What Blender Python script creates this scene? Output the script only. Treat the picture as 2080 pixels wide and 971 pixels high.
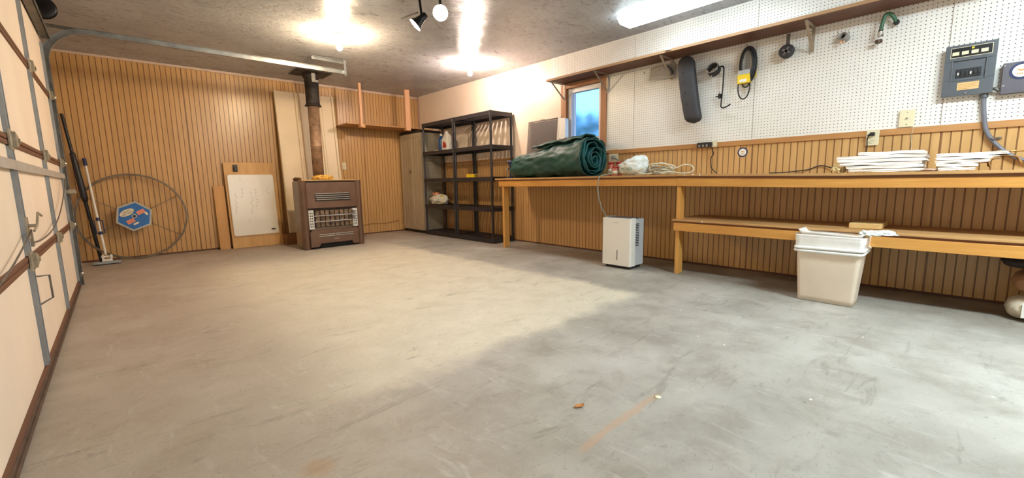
import bpy, math, random
from math import sin, cos, pi, radians
from mathutils import Vector, Matrix, noise, Euler

for _o in list(bpy.data.objects): bpy.data.objects.remove(_o)
scn = bpy.context.scene
COL = scn.collection
random.seed(7)
# ------------------------------------------------------------------ camera
H = 0.885
f_px, yaw, pitch, roll = 859.4, 0.74963, 0.136347, -0.0175749
cam = bpy.data.cameras.new('camera'); camo = bpy.data.objects.new('camera', cam); COL.objects.link(camo)
cam.sensor_fit = 'HORIZONTAL'; cam.sensor_width = 36.0; cam.lens = 36.0*f_px/2080.0
cam.clip_start = 0.02; cam.clip_end = 200
_F = Vector((sin(yaw)*cos(pitch), cos(yaw)*cos(pitch), -sin(pitch)))
_r = Vector((cos(yaw), -sin(yaw), 0)); _u = _r.cross(_F)
_r2 = cos(roll)*_r+sin(roll)*_u; _u2 = -sin(roll)*_r+cos(roll)*_u
mw = Matrix((( _r2.x,_u2.x,-_F.x,0),( _r2.y,_u2.y,-_F.y,0),( _r2.z,_u2.z,-_F.z,H),(0,0,0,1)))
camo.matrix_world = mw
scn.camera = camo
# ------------------------------------------------------------------ exposure, world, lamp strengths
vs = scn.view_settings
vs.view_transform = 'Standard'; vs.look = 'None'; vs.gamma = 1.0; vs.use_curve_mapping = False
vs.exposure = 1.9
L_BULB1, L_BULB2, L_SPOT, L_TUBE, L_TUBE_ADDED = 430, 340, 1100, 3.2, 29.0
W_ = bpy.data.worlds.new('daylight'); scn.world = W_; W_.use_nodes = True
_bg = W_.node_tree.nodes['Background']; _bg.inputs[0].default_value = (0.20, 0.50, 1.0, 1); _bg.inputs[1].default_value = 0.9
# ------------------------------------------------------------------ helpers
def lin(c):
    def g(v):
        v /= 255.0
        return v/12.92 if v <= 0.04045 else ((v+0.055)/1.055)**2.4
    return (g(c[0]), g(c[1]), g(c[2]), 1)

class NT:
    def __init__(s, name):
        s.m = bpy.data.materials.new(name); s.m.use_nodes = True; s.t = s.m.node_tree
        s.b = s.t.nodes['Principled BSDF']; s.out = s.t.nodes['Material Output']
    def n(s, typ, **kw):
        x = s.t.nodes.new(typ)
        for k, v in kw.items():
            if k in ('i',):
                for kk, vv in v.items():
                    x.inputs[kk].default_value = vv
            else: setattr(x, k, v)
        return x
    def l(s, a, b): s.t.links.new(a, b)
    def val(s, sock, v):
        if hasattr(v, 'is_output') or isinstance(v, bpy.types.NodeSocket): s.l(v, sock)
        else: sock.default_value = v
    def math(s, op, a, b=None, c=None, clamp=False):
        x = s.n('ShaderNodeMath', operation=op, use_clamp=clamp)
        s.val(x.inputs[0], a)
        if b is not None: s.val(x.inputs[1], b)
        if c is not None: s.val(x.inputs[2], c)
        return x.outputs[0]
    def mix(s, fac, a, b):
        x = s.n('ShaderNodeMix', data_type='RGBA')
        s.val(x.inputs[0], fac)
        s.val(x.inputs[6], a); s.val(x.inputs[7], b)
        return x.outputs[2]
    def coords(s, kind='Object', scale=(1,1,1), loc=(0,0,0)):
        tc = s.n('ShaderNodeTexCoord'); mp = s.n('ShaderNodeMapping')
        mp.inputs['Scale'].default_value = scale; mp.inputs['Location'].default_value = loc
        s.l(tc.outputs[kind], mp.inputs[0]); return mp.outputs[0]
    def noise(s, vec, scale=5, detail=4, rough=0.5, dist=0):
        x = s.n('ShaderNodeTexNoise'); s.l(vec, x.inputs['Vector'])
        x.inputs['Scale'].default_value = scale; x.inputs['Detail'].default_value = detail
        x.inputs['Roughness'].default_value = rough; x.inputs['Distortion'].default_value = dist
        return x.outputs['Fac']
    def ramp(s, fac, stops):
        x = s.n('ShaderNodeValToRGB'); s.l(fac, x.inputs[0]); e = x.color_ramp.elements
        while len(e) < len(stops): e.new(0.5)
        for q, (p, c) in zip(e, stops):
            q.position = p; q.color = c if len(c) == 4 else lin(c)
        return x.outputs[0]
    def bump(s, h, strength=0.2, dist=0.01):
        x = s.n('ShaderNodeBump'); x.inputs['Strength'].default_value = strength; x.inputs['Distance'].default_value = dist
        s.l(h, x.inputs['Height']); s.l(x.outputs[0], s.b.inputs['Normal'])
    def smooth(s, v, a, b):
        x = s.n('ShaderNodeMapRange', interpolation_type='SMOOTHSTEP')
        s.val(x.inputs[0], v); x.inputs[1].default_value = a; x.inputs[2].default_value = b
        return x.outputs[0]

def plain(name, c, rough=0.5, metal=0.0, var=0.06, vs_=6.0, bump=0.0, bs=60, spec=0.5, alpha=1, trans=0, sss=0):
    t = NT(name); v = t.coords()
    nz = t.noise(v, vs_, 5, 0.6)
    c0 = tuple(max(0, q*(1-var*2.2)) for q in lin(c)[:3])+(1,); c1 = tuple(min(1, q*(1+var*1.6)) for q in lin(c)[:3])+(1,)
    t.l(t.ramp(nz, [(0.3, c0), (0.7, c1)]), t.b.inputs['Base Color'])
    t.b.inputs['Roughness'].default_value = rough; t.b.inputs['Metallic'].default_value = metal
    t.b.inputs['Specular IOR Level'].default_value = spec
    if bump: t.bump(t.noise(v, bs, 4), bump, 0.004)
    if alpha < 1: t.b.inputs['Alpha'].default_value = alpha
    if trans: t.b.inputs['Transmission Weight'].default_value = trans
    return t.m

def wood(name, c1, c2, axis='y', fine=1.0, rough=0.55, knots=False, bump=0.12, c3=None):
    t = NT(name)
    st = {'x': (0.7, 14, 14), 'y': (14, 0.7, 14), 'z': (14, 14, 0.7)}[axis]
    v = t.coords(scale=tuple(q*fine for q in st))
    n1 = t.noise(v, 2.2, 6, 0.62, 0.6); n2 = t.noise(v, 9, 3, 0.5)
    v3 = t.coords(scale=(1.3, 1.3, 1.3)); n3 = t.noise(v3, 1.7, 3, 0.5)
    f = t.math('ADD', t.math('MULTIPLY', n1, 0.7), t.math('MULTIPLY', n2, 0.3))
    col = t.ramp(f, [(0.33, c1), (0.66, c2)])
    col = t.mix(t.math('MULTIPLY', t.smooth(n3, 0.45, 0.75), 0.45), col, lin(c3 or c1))
    if knots:
        kx = t.n('ShaderNodeTexVoronoi'); t.l(t.coords(scale={'x': (1.1, 5, 5), 'y': (5, 1.1, 5), 'z': (5, 5, 1.1)}[axis]), kx.inputs['Vector'])
        kx.inputs['Scale'].default_value = 1.0
        col = t.mix(t.math('SUBTRACT', 1.0, t.smooth(kx.outputs['Distance'], 0.03, 0.10)), col, lin((110, 60, 25)))
    t.l(col, t.b.inputs['Base Color']); t.b.inputs['Roughness'].default_value = rough
    t.bump(f, bump, 0.003)
    return t.m

def emit(name, c, strength):
    t = NT(name); e = t.n('ShaderNodeEmission'); e.inputs[0].default_value = c if len(c) == 4 else tuple(c)+(1,)
    e.inputs[1].default_value = strength; t.l(e.outputs[0], t.out.inputs['Surface']); return t.m

MATW = {}
class MB:
    """collects boxes, tubes, lathes; build() links them as ONE mesh object"""
    def __init__(s): s.v = []; s.f = []; s.mi = []; s.cur = 0; s.sm = []; s.smooth = False
    def face(s, idx): s.f.append(tuple(idx)); s.mi.append(s.cur); s.sm.append(s.smooth)
    def add(s, vs, fs, smooth=None):
        o = len(s.v); s.v += [Vector(v) for v in vs]; k = s.smooth
        if smooth is not None: s.smooth = smooth
        for f in fs: s.face([o+i for i in f])
        s.smooth = k
        return s
    def box(s, a, b, M=None):
        x0, y0, z0 = (min(a[i], b[i]) for i in range(3)); x1, y1, z1 = (max(a[i], b[i]) for i in range(3))
        vs = [Vector(p) for p in ((x0,y0,z0),(x1,y0,z0),(x1,y1,z0),(x0,y1,z0),(x0,y0,z1),(x1,y0,z1),(x1,y1,z1),(x0,y1,z1))]
        if M is not None: vs = [M @ v for v in vs]
        return s.add(vs, [(0,3,2,1),(4,5,6,7),(0,1,5,4),(1,2,6,5),(2,3,7,6),(3,0,4,7)], False)
    def hexa(s, vs): return s.add(vs, [(0,3,2,1),(4,5,6,7),(0,1,5,4),(1,2,6,5),(2,3,7,6),(3,0,4,7)], False)
    def frame(s, d):
        d = d.normalized(); a = Vector((0,0,1)) if abs(d.z) < 0.9 else Vector((1,0,0))
        u = d.cross(a).normalized(); return u, d.cross(u).normalized()
    def cyl(s, p0, p1, r0, r1=None, n=16, cap=True):
        p0, p1 = Vector(p0), Vector(p1); r1 = r0 if r1 is None else r1
        u, w = s.frame(p1-p0); vs = []
        for p, r in ((p0, r0), (p1, r1)):
            vs += [p+(u*cos(2*pi*k/n)+w*sin(2*pi*k/n))*r for k in range(n)]
        s.add(vs, [(k, (k+1) % n, n+(k+1) % n, n+k) for k in range(n)], True)
        if cap:
            s.add(vs[:n], [tuple(range(n))[::-1]], False); s.add(vs[n:], [tuple(range(n))], False)
        return s
    def tube(s, pts, r, n=8, closed=False, rs=None, flat=1.0):
        pts = [Vector(p) for p in pts]; N = len(pts); vs = []; u = None
        for i, p in enumerate(pts):
            d = (pts[(i+1) % N]-pts[i-1]) if closed else (pts[min(i+1, N-1)]-pts[max(i-1, 0)])
            if d.length < 1e-9: d = Vector((0,0,1))
            d.normalize()
            if u is None: u = s.frame(d)[0]
            u = (u-d*u.dot(d)); u = u.normalized() if u.length > 1e-6 else s.frame(d)[0]
            w = d.cross(u); rr = rs[i] if rs else r
            vs += [p+(u*cos(2*pi*k/n)*flat+w*sin(2*pi*k/n))*rr for k in range(n)]
        fs = []
        for i in range(N if closed else N-1):
            a, b = i*n, ((i+1) % N)*n
            fs += [(a+k, a+(k+1) % n, b+(k+1) % n, b+k) for k in range(n)]
        if not closed: fs += [tuple(range(n))[::-1], tuple((N-1)*n+k for k in range(n))]
        return s.add(vs, fs, True)
    def lathe(s, prof, c, axis='z', n=24, smooth=True):
        vs = []; c = Vector(c)
        for r, h in prof:
            for k in range(n):
                a = 2*pi*k/n; p = (r*cos(a), r*sin(a), h)
                if axis == 'x': p = (h, r*cos(a), r*sin(a))
                if axis == 'y': p = (r*sin(a), h, r*cos(a))
                vs.append(c+Vector(p))
        fs = []
        for i in range(len(prof)-1):
            fs += [(i*n+k, i*n+(k+1) % n, (i+1)*n+(k+1) % n, (i+1)*n+k) for k in range(n)]
        fs += [tuple(range(n))[::-1], tuple((len(prof)-1)*n+k for k in range(n))]
        return s.add(vs, fs, smooth)
    def prism(s, poly, axis, a, b, smooth=False, cap=True):
        def P(p, h): return {'x': (h, p[0], p[1]), 'y': (p[0], h, p[1]), 'z': (p[0], p[1], h)}[axis]
        n = len(poly); vs = [P(p, a) for p in poly]+[P(p, b) for p in poly]
        s.add(vs, [(k, (k+1) % n, n+(k+1) % n, n+k) for k in range(n)], smooth)
        if cap: s.add(vs, [tuple(range(n))[::-1], tuple(range(n, 2*n))], False)
        return s
    def grid(s, fn, nu, nv, closeu=False, closev=False, smooth=True):
        vs = [fn(i/(nu if closeu else nu-1), j/(nv if closev else nv-1)) for i in range(nu) for j in range(nv)]
        fs = []
        for i in range(nu if closeu else nu-1):
            for j in range(nv if closev else nv-1):
                i2, j2 = (i+1) % nu, (j+1) % nv
                fs.append((i*nv+j, i2*nv+j, i2*nv+j2, i*nv+j2))
        return s.add(vs, fs, smooth)
    def build(s, name, mats, parent=None, bevel=0, seg=2, M=None, solid=0, loc=None, sub=0):
        if not isinstance(mats, (list, tuple)): mats = [mats]
        vs = s.v
        if M is not None: vs = [M @ v for v in vs]
        if parent is None:
            if loc is None:
                xs = [v.x for v in vs]; ys = [v.y for v in vs]; zs = [v.z for v in vs]
                loc = Vector(((min(xs)+max(xs))/2, (min(ys)+max(ys))/2, min(zs)))
            T = Matrix.Translation(loc); base = Matrix.Identity(4)
        else:
            T = Matrix.Identity(4); base = MATW[parent.name]
        W = base @ T; inv = W.inverted()
        me = bpy.data.meshes.new(name)
        me.from_pydata([inv @ v for v in vs], [], s.f)
        for m in mats: me.materials.append(m)
        for p, k, q in zip(me.polygons, s.mi, s.sm): p.material_index = k; p.use_smooth = q
        me.validate(); me.update()
        import bmesh
        bm = bmesh.new(); bm.from_mesh(me); bmesh.ops.recalc_face_normals(bm, faces=bm.faces); bm.to_mesh(me); bm.free()
        o = bpy.data.objects.new(name, me); COL.objects.link(o)
        if parent is not None: o.parent = parent
        else: o.location = loc
        MATW[o.name] = W
        if bevel:
            b = o.modifiers.new('bevel', 'BEVEL'); b.width = bevel; b.segments = seg; b.limit_method = 'ANGLE'; b.angle_limit = radians(40)
        if sub:
            q = o.modifiers.new('sub', 'SUBSURF'); q.levels = sub; q.render_levels = sub
        if solid:
            q = o.modifiers.new('solid', 'SOLIDIFY'); q.thickness = solid; q.offset = 0
        return o

def tag(o, label, cat, group=None, kind=None):
    o['label'] = label; o['category'] = cat
    if group: o['group'] = group
    if kind: o['kind'] = kind
    return o
def thing(name, label, cat, loc=(0,0,0), rot=(0,0,0), group=None, kind=None):
    o = bpy.data.objects.new(name, None); COL.objects.link(o); o.empty_display_size = 0.1
    o.location = loc; o.rotation_euler = rot
    MATW[o.name] = Matrix.Translation(Vector(loc)) @ Euler(rot).to_matrix().to_4x4()
    return tag(o, label, cat, group, kind)
def struct(o, label=None):
    o['kind'] = 'structure'
    if label: o['label'] = label
    return o
def dup(root, loc=None, rot=None, label=None, group=None):
    r = root.copy(); COL.objects.link(r)
    if loc is not None: r.location = loc
    if rot is not None: r.rotation_euler = rot
    if label: r['label'] = label
    if group: r['group'] = group
    for ch in list(root.children):
        c = ch.copy(); COL.objects.link(c); c.parent = r
        for g in ch.children:
            d = g.copy(); COL.objects.link(d); d.parent = c
    return r
def text_mesh(name, body, mat_, size, M, parent, ext=0.0003, align='CENTER'):
    cu = bpy.data.curves.new(name, 'FONT'); cu.body = body; cu.size = size; cu.extrude = ext; cu.align_x = align; cu.align_y = 'CENTER'
    to = bpy.data.objects.new(name+'_c', cu); COL.objects.link(to)
    dg = bpy.context.evaluated_depsgraph_get(); me = bpy.data.meshes.new_from_object(to.evaluated_get(dg))
    bpy.data.objects.remove(to); me.transform(MATW[parent.name].inverted() @ M); me.materials.clear(); me.materials.append(mat_)
    o = bpy.data.objects.new(name, me); COL.objects.link(o); o.parent = parent; MATW[o.name] = MATW[parent.name]
    return o
def NZ(x, y, z, s=1.0, amp=1.0): return noise.noise(Vector((x*s, y*s, z*s)))*amp
def rrect(x0, x1, y0, y1, r, n=5):
    out = []
    for cx, cy, a0 in ((x1-r, y1-r, 0), (x0+r, y1-r, 90), (x0+r, y0+r, 180), (x1-r, y0+r, 270)):
        for k in range(n+1):
            a = radians(a0+90*k/n); out.append((cx+r*cos(a), cy+r*sin(a)))
    return out
# matrices that lay local XY (x right, y up) on walls as seen from the room
def on_right(y, z, x=4.315): return Matrix(((0,0,-1,x),(-1,0,0,y),(0,1,0,z),(0,0,0,1)))   # right wall, faces -X
def on_far(x, z, y=7.17): return Matrix(((1,0,0,x),(0,0,-1,y),(0,1,0,z),(0,0,0,1)))

XR, YF, XD, ZC = 4.322, 7.183, -0.40, 2.44
# ------------------------------------------------------------------ materials
def floor_mat():
    t = NT('worn_concrete'); v = t.coords('Object')
    sep = t.n('ShaderNodeSeparateXYZ'); t.l(v, sep.inputs[0]); X, Y = sep.outputs[0], sep.outputs[1]
    big = t.noise(v, 1.3, 5, 0.6); mid = t.noise(v, 4.5, 6, 0.65, 0.4); fine = t.noise(v, 38, 5, 0.7, 1.5); wob = t.noise(v, 3.0, 4, 0.6)
    base = t.ramp(big, [(0.30, (148, 144, 136)), (0.52, (172, 168, 160)), (0.74, (192, 189, 183))])
    base = t.mix(t.math('MULTIPLY', t.smooth(mid, 0.42, 0.72), 0.55), base, lin((134, 126, 115)))
    # paler rectangle with soft, wavering edges
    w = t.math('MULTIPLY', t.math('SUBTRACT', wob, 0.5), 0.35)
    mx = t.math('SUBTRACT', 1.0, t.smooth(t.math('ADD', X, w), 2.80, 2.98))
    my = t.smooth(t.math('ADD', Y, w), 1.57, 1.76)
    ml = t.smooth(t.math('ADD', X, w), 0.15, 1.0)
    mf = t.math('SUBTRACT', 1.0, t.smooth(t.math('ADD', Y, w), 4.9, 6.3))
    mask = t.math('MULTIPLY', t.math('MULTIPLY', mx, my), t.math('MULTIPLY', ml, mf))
    pale_rect = t.ramp(mid, [(0.3, (206, 199, 180)), (0.7, (228, 222, 204))])
    base = t.mix(t.math('MULTIPLY', mask, 0.88), base, pale_rect)
    # brown tint on the door side and by the far wall
    br = t.math('MAXIMUM', t.math('SUBTRACT', 1.0, t.smooth(t.math('ADD', X, w), 0.0, 1.5)), t.smooth(t.math('ADD', Y, w), 5.4, 6.9))
    base = t.mix(t.math('MULTIPLY', br, 0.42), base, lin((176, 154, 132)))
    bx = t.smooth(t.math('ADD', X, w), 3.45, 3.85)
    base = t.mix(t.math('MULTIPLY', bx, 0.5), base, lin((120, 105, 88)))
    # fibres / scuffs
    vv = t.coords('Object', scale=(1, 1, 1)); f2 = t.noise(vv, 26, 8, 0.75, 3.0)
    base = t.mix(t.math('MULTIPLY', t.math('SUBTRACT', 1.0, t.smooth(f2, 0.31, 0.45)), 0.50), base, lin((98, 94, 88)))
    vs2 = t.coords('Object', scale=(9, 2.2, 1)); f3 = t.noise(vs2, 1.4, 6, 0.7, 1.0)
    base = t.mix(t.math('MULTIPLY', t.smooth(f3, 0.55, 0.75), 0.42), base, lin((205, 203, 198)))
    vs4 = t.coords('Object', scale=(2.2, 9, 1)); f4 = t.noise(vs4, 1.1, 6, 0.7, 1.2)
    base = t.mix(t.math('MULTIPLY', t.math('SUBTRACT', 1.0, t.smooth(f4, 0.30, 0.44)), 0.42), base, lin((112, 104, 94)))
    # small dark pits
    vo = t.n('ShaderNodeTexVoronoi'); t.l(v, vo.inputs['Vector']); vo.inputs['Scale'].default_value = 7.5
    pit = t.math('MULTIPLY', t.math('SUBTRACT', 1.0, t.smooth(vo.outputs['Distance'], 0.02, 0.055)), t.smooth(mid, 0.5, 0.56))
    base = t.mix(t.math('MULTIPLY', pit, 0.6), base, lin((70, 64, 58)))
    # white paint drips near the middle
    vo2 = t.n('ShaderNodeTexVoronoi'); t.l(t.coords('Object', scale=(1, 1.3, 1), loc=(3.1, 1.7, 0)), vo2.inputs['Vector']); vo2.inputs['Scale'].default_value = 5.0
    sx = t.math('MULTIPLY', t.smooth(X, 0.7, 1.2), t.math('SUBTRACT', 1.0, t.smooth(Y, 1.5, 2.2)))
    drip = t.math('MULTIPLY', t.math('SUBTRACT', 1.0, t.smooth(vo2.outputs['Distance'], 0.025, 0.04)), sx)
    drip = t.math('MULTIPLY', drip, t.smooth(wob, 0.42, 0.46))
    base = t.mix(drip, base, lin((238, 235, 222)))
    # rust streak from (1.03,.81) to (1.60,.80)
    ry = t.math('ABSOLUTE', t.math('SUBTRACT', t.math('ADD', Y, t.math('MULTIPLY', t.math('SUBTRACT', mid, 0.5), 0.05)), 0.80))
    rust = t.math('MULTIPLY', t.math('SUBTRACT', 1.0, t.smooth(ry, 0.008, 0.022)), t.math('MULTIPLY', t.smooth(X, 1.00, 1.08), t.math('SUBTRACT', 1.0, t.smooth(X, 1.50, 1.60))))
    base = t.mix(t.math('MULTIPLY', rust, 0.38), base, lin((196, 148, 104)))
    for cx, cy, rr in ((0.10, 1.30, 0.10), (0.38, 1.32, 0.07), (0.30, 1.10, 0.09)):
        dx = t.math('SUBTRACT', X, cx); dy = t.math('SUBTRACT', Y, cy)
        d = t.math('SQRT', t.math('ADD', t.math('MULTIPLY', dx, dx), t.math('MULTIPLY', dy, dy)))
        d = t.math('ADD', d, t.math('MULTIPLY', t.math('SUBTRACT', fine, 0.5), 0.10))
        base = t.mix(t.math('MULTIPLY', t.math('SUBTRACT', 1.0, t.smooth(d, rr*0.3, rr)), 0.45), base, lin((165, 125, 80)))
    t.l(base, t.b.inputs['Base Color'])
    t.l(t.ramp(fine, [(0.3, (0.42, 0.42, 0.42, 1)), (0.7, (0.62, 0.62, 0.62, 1))]), t.b.inputs['Roughness'])
    t.b.inputs['Specular IOR Level'].default_value = 0.4
    t.bump(t.math('ADD', t.math('MULTIPLY', mid, 0.6), t.math('MULTIPLY', fine, 0.3)), 0.25, 0.01)
    return t.m
def ceil_mat():
    t = NT('trowelled_ceiling'); v = t.coords('Object'); vs_ = t.coords('Object', scale=(1, 2.2, 1))
    a = t.noise(vs_, 5.5, 8, 0.72, 1.6); b = t.noise(v, 20, 6, 0.7, 1.0); c = t.noise(v, 0.9, 4, 0.6)
    col = t.ramp(c, [(0.3, (158, 158, 162)), (0.7, (190, 190, 193))])
    col = t.mix(t.math('MULTIPLY', t.math('SUBTRACT', 1.0, t.smooth(a, 0.30, 0.46)), 0.75), col, lin((92, 88, 88)))
    col = t.mix(t.math('MULTIPLY', t.math('SUBTRACT', 1.0, t.smooth(b, 0.34, 0.48)), 0.35), col, lin((110, 102, 96)))
    t.l(col, t.b.inputs['Base Color']); t.b.inputs['Roughness'].default_value = 0.26; t.b.inputs['Specular IOR Level'].default_value = 0.12
    t.bump(t.math('ADD', t.math('MULTIPLY', a, 1.0), t.math('MULTIPLY', b, 0.45)), 0.55, 0.014)
    return t.m
def peg_mat():
    t = NT('white_pegboard'); v = t.coords('Object')
    sep = t.n('ShaderNodeSeparateXYZ'); t.l(v, sep.inputs[0])
    p = 0.0254
    fy = t.math('SUBTRACT', t.math('FRACT', t.math('DIVIDE', t.math('ADD', sep.outputs[1], 50.0), p)), 0.5)
    fz = t.math('SUBTRACT', t.math('FRACT', t.math('DIVIDE', t.math('ADD', sep.outputs[2], 50.0), p)), 0.5)
    d = t.math('SQRT', t.math('ADD', t.math('MULTIPLY', fy, fy), t.math('MULTIPLY', fz, fz)))
    hole = t.math('SUBTRACT', 1.0, t.smooth(d, 0.10, 0.155))
    nz = t.noise(v, 2.0, 5, 0.6)
    col = t.ramp(nz, [(0.3, (222, 218, 212)), (0.7, (234, 230, 225))])
    # small rust smudges
    n2 = t.noise(v, 5.5, 3, 0.5)
    col = t.mix(t.math('MULTIPLY', t.smooth(n2, 0.70, 0.82), 0.35), col, lin((190, 150, 120)))
    col = t.mix(hole, col, lin((70, 60, 52)))
    t.l(col, t.b.inputs['Base Color']); t.b.inputs['Roughness'].default_value = 0.35
    t.bump(t.math('MULTIPLY', hole, -1.0), 0.4, 0.003)
    return t.m
def panel_mat(name, c1, c2):
    t = NT(name); v = t.coords('Object', scale=(9, 9, 0.6))
    n1 = t.noise(v, 2.5, 5, 0.6, 0.4); v2 = t.coords('Object'); n2 = t.noise(v2, 1.2, 4, 0.6)
    col = t.ramp(n1, [(0.3, c1), (0.7, c2)])
    col = t.mix(t.math('MULTIPLY', t.smooth(n2, 0.5, 0.8), 0.25), col, lin(tuple(int(q*0.86) for q in c1)))
    t.l(col, t.b.inputs['Base Color']); t.b.inputs['Roughness'].default_value = 0.3
    return t.m
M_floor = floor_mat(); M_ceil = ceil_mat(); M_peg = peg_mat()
M_panel = panel_mat('tan_beadboard', (190, 147, 92), (207, 164, 108))
M_groove = panel_mat('beadboard_groove', (130, 91, 55), (144, 103, 65))
M_drywall = plain('painted_drywall', (226, 208, 190), 0.4, var=0.03, vs_=2, bump=0.08, bs=30)
M_mould = plain('white_moulding', (205, 180, 160), 0.45, var=0.05)
M_rail = wood('rail_wood', (170, 118, 66), (190, 138, 84), 'y')
M_pine = wood('varnished_pine', (196, 136, 62), (218, 160, 82), 'y', knots=True, c3=(186, 122, 52))
M_pinez = wood('pine_post', (200, 140, 66), (220, 164, 88), 'z', knots=True)
M_post = wood('pale_post', (206, 154, 116), (222, 172, 134), 'z')
M_ply = wood('plywood_top', (176, 130, 80), (200, 156, 102), 'y', fine=0.6)
M_brownply = wood('brown_board_edge', (112, 66, 34), (134, 82, 44), 'y')
M_shelfwood = wood('dark_stained_shelf', (82, 48, 32), (112, 70, 46), 'y', c3=(66, 38, 26))
M_frontedge = wood('shelf_edge_wood', (150, 112, 80), (176, 138, 102), 'y')
M_casing = wood('window_casing_wood', (152, 100, 62), (176, 122, 80), 'z')
M_plyz = wood('leaning_plywood', (200, 152, 92), (216, 170, 110), 'z', fine=0.5, c3=(182, 128, 70))
M_plyz2 = wood('leaning_plywood_pale', (196, 142, 84), (210, 160, 100), 'z', fine=0.5)
M_galv = plain('galvanised_steel', (150, 152, 152), 0.38, 0.75, var=0.14, vs_=9)
M_galvd = plain('dull_galvanised_steel', (112, 108, 102), 0.5, 0.6, var=0.2, vs_=14)
M_strut = plain('painted_strut', (150, 155, 160), 0.4, 0.35, var=0.1)
M_hinge = plain('zinc_hinge', (170, 158, 138), 0.45, 0.4, var=0.15, vs_=20)
M_cream = plain('cream_door_skin', (248, 230, 210), 0.45, var=0.03, vs_=1.6)
M_brownrail = wood('brown_door_rail', (98, 62, 42), (122, 80, 56), 'y')
M_rubber = plain('rubber_seal', (92, 70, 56), 0.7, var=0.15, vs_=12)
M_black = plain('black_plastic', (30, 28, 32), 0.45, var=0.15, bump=0.1)
M_resin = plain('black_resin_shelf', (42, 38, 42), 0.42, var=0.12, vs_=8, bump=0.08)
M_blackmetal = plain('black_metal', (28, 26, 28), 0.35, 0.3, var=0.2)
M_white = plain('white_plastic', (232, 228, 220), 0.35, var=0.02)
M_dehum = plain('dehumidifier_white', (236, 232, 224), 0.3, var=0.01)
M_dehside = plain('dehumidifier_grey', (196, 200, 204), 0.4, var=0.02)
M_can = plain('beige_bin_plastic', (226, 210, 190), 0.42, var=0.04, vs_=3)
M_cab = plain('beige_cabinet_plastic', (176, 160, 134), 0.5, var=0.05, vs_=3)
M_cabside = plain('grey_cabinet_side', (158, 150, 134), 0.5, var=0.05, vs_=3)
M_dark = plain('dark_void', (20, 17, 15), 0.8, var=0.1)
M_enamel = plain('brown_enamel', (106, 80, 64), 0.36, 0.15, var=0.08, vs_=6)
M_enamel2 = plain('brown_enamel_side', (136, 116, 96), 0.36, 0.15, var=0.1, vs_=6)
M_rust = plain('rusty_pipe', (160, 128, 102), 0.5, 0.25, var=0.28, vs_=9)
M_burnt = plain('burnt_flue', (44, 36, 32), 0.65, 0.2, var=0.35, vs_=14, bump=0.2)
M_chrome = plain('chrome', (205, 205, 205), 0.18, 0.95, var=0.05)
M_creamsheet = plain('cream_panel_sheet', (226, 206, 172), 0.4, var=0.04, vs_=2)
M_wb = plain('whiteboard_face', (232, 224, 210), 0.25, var=0.015, vs_=2)
M_ink = plain('faded_marker_ink', (176, 172, 166), 0.5, var=0.1)
M_blue = plain('navy_blue_plastic', (36, 48, 92), 0.4, var=0.1)
M_labelblue = plain('blue_label', (36, 104, 176), 0.4, var=0.08, vs_=20)
M_labelor = plain('orange_label', (226, 140, 112), 0.5, var=0.08, vs_=40)
M_labelcr = plain('cream_label', (226, 216, 188), 0.5, var=0.06, vs_=40)
M_ringtube = plain('grey_hoop_tube', (138, 124, 108), 0.5, 0.4, var=0.15, vs_=14)
M_tarp = plain('green_canvas', (30, 74, 66), 0.5, var=0.22, vs_=3.5, bump=0.25, bs=14)
M_tarpin = plain('teal_canvas_inside', (22, 84, 84), 0.5, var=0.25, vs_=8, bump=0.2, bs=20)
M_red = plain('red_lid', (190, 52, 40), 0.4, var=0.06)
M_jar = plain('jar_contents', (198, 112, 92), 0.3, var=0.35, vs_=60)
M_bagw = plain('white_bag_film', (226, 232, 230), 0.35, var=0.05, vs_=14, bump=0.35, bs=22)
M_green = plain('green_print', (60, 130, 110), 0.5)
M_rope = plain('tan_cord', (212, 202, 176), 0.7, var=0.12, vs_=60, bump=0.3, bs=300)
M_ropeg = plain('grey_cord', (150, 148, 138), 0.7, var=0.15, vs_=60)
M_news = plain('newsprint', (236, 228, 222), 0.75, var=0.07, vs_=14, bump=0.15, bs=30)
M_kraft = plain('brown_kraft_paper', (182, 138, 84), 0.7, var=0.18, vs_=9, bump=0.2, bs=20)
M_pinkpaper = plain('pinkish_paper', (196, 160, 140), 0.75, var=0.12, vs_=9)
M_panelgrey = plain('grey_enamel_box', (88, 92, 98), 0.4, 0.2, var=0.06, vs_=5)
M_panelgrey2 = plain('purple_grey_box', (92, 88, 96), 0.45, 0.2, var=0.06, vs_=5)
M_ivory = plain('ivory_plate', (222, 210, 176), 0.4, var=0.03)
M_steel = plain('bare_steel', (170, 165, 155), 0.35, 0.8, var=0.1)
M_bracket = plain('beige_painted_bracket', (164, 150, 134), 0.45, 0.3, var=0.1)
M_yellow = plain('yellow_plastic', (236, 200, 40), 0.45, var=0.04)
M_greenhose = plain('green_hose', (56, 98, 72), 0.45, var=0.15, vs_=25)
M_greypvc = plain('grey_pvc', (140, 134, 130), 0.45, var=0.08)
M_blackgrey = plain('charcoal_rubber', (50, 48, 52), 0.62, var=0.12, vs_=7, bump=0.3, bs=60)
M_lav = plain('lavender_sheen_grip', (96, 104, 128), 0.35, var=0.06)
M_navy = plain('navy_ring', (34, 42, 84), 0.4)
M_gold = plain('gold_print', (206, 150, 84), 0.5)
M_vinyl = plain('vinyl_window_frame', (226, 222, 224), 0.35, var=0.02)
M_clearfilm = plain('clear_film', (230, 232, 232), 0.2, alpha=0.55, var=0.02)
M_translucent = plain('smoky_plastic', (190, 182, 172), 0.25, alpha=0.75, var=0.04)
M_bagtop = plain('bin_liner_film', (242, 240, 237), 0.3, var=0.03, vs_=10, bump=0.4, bs=16)
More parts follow.
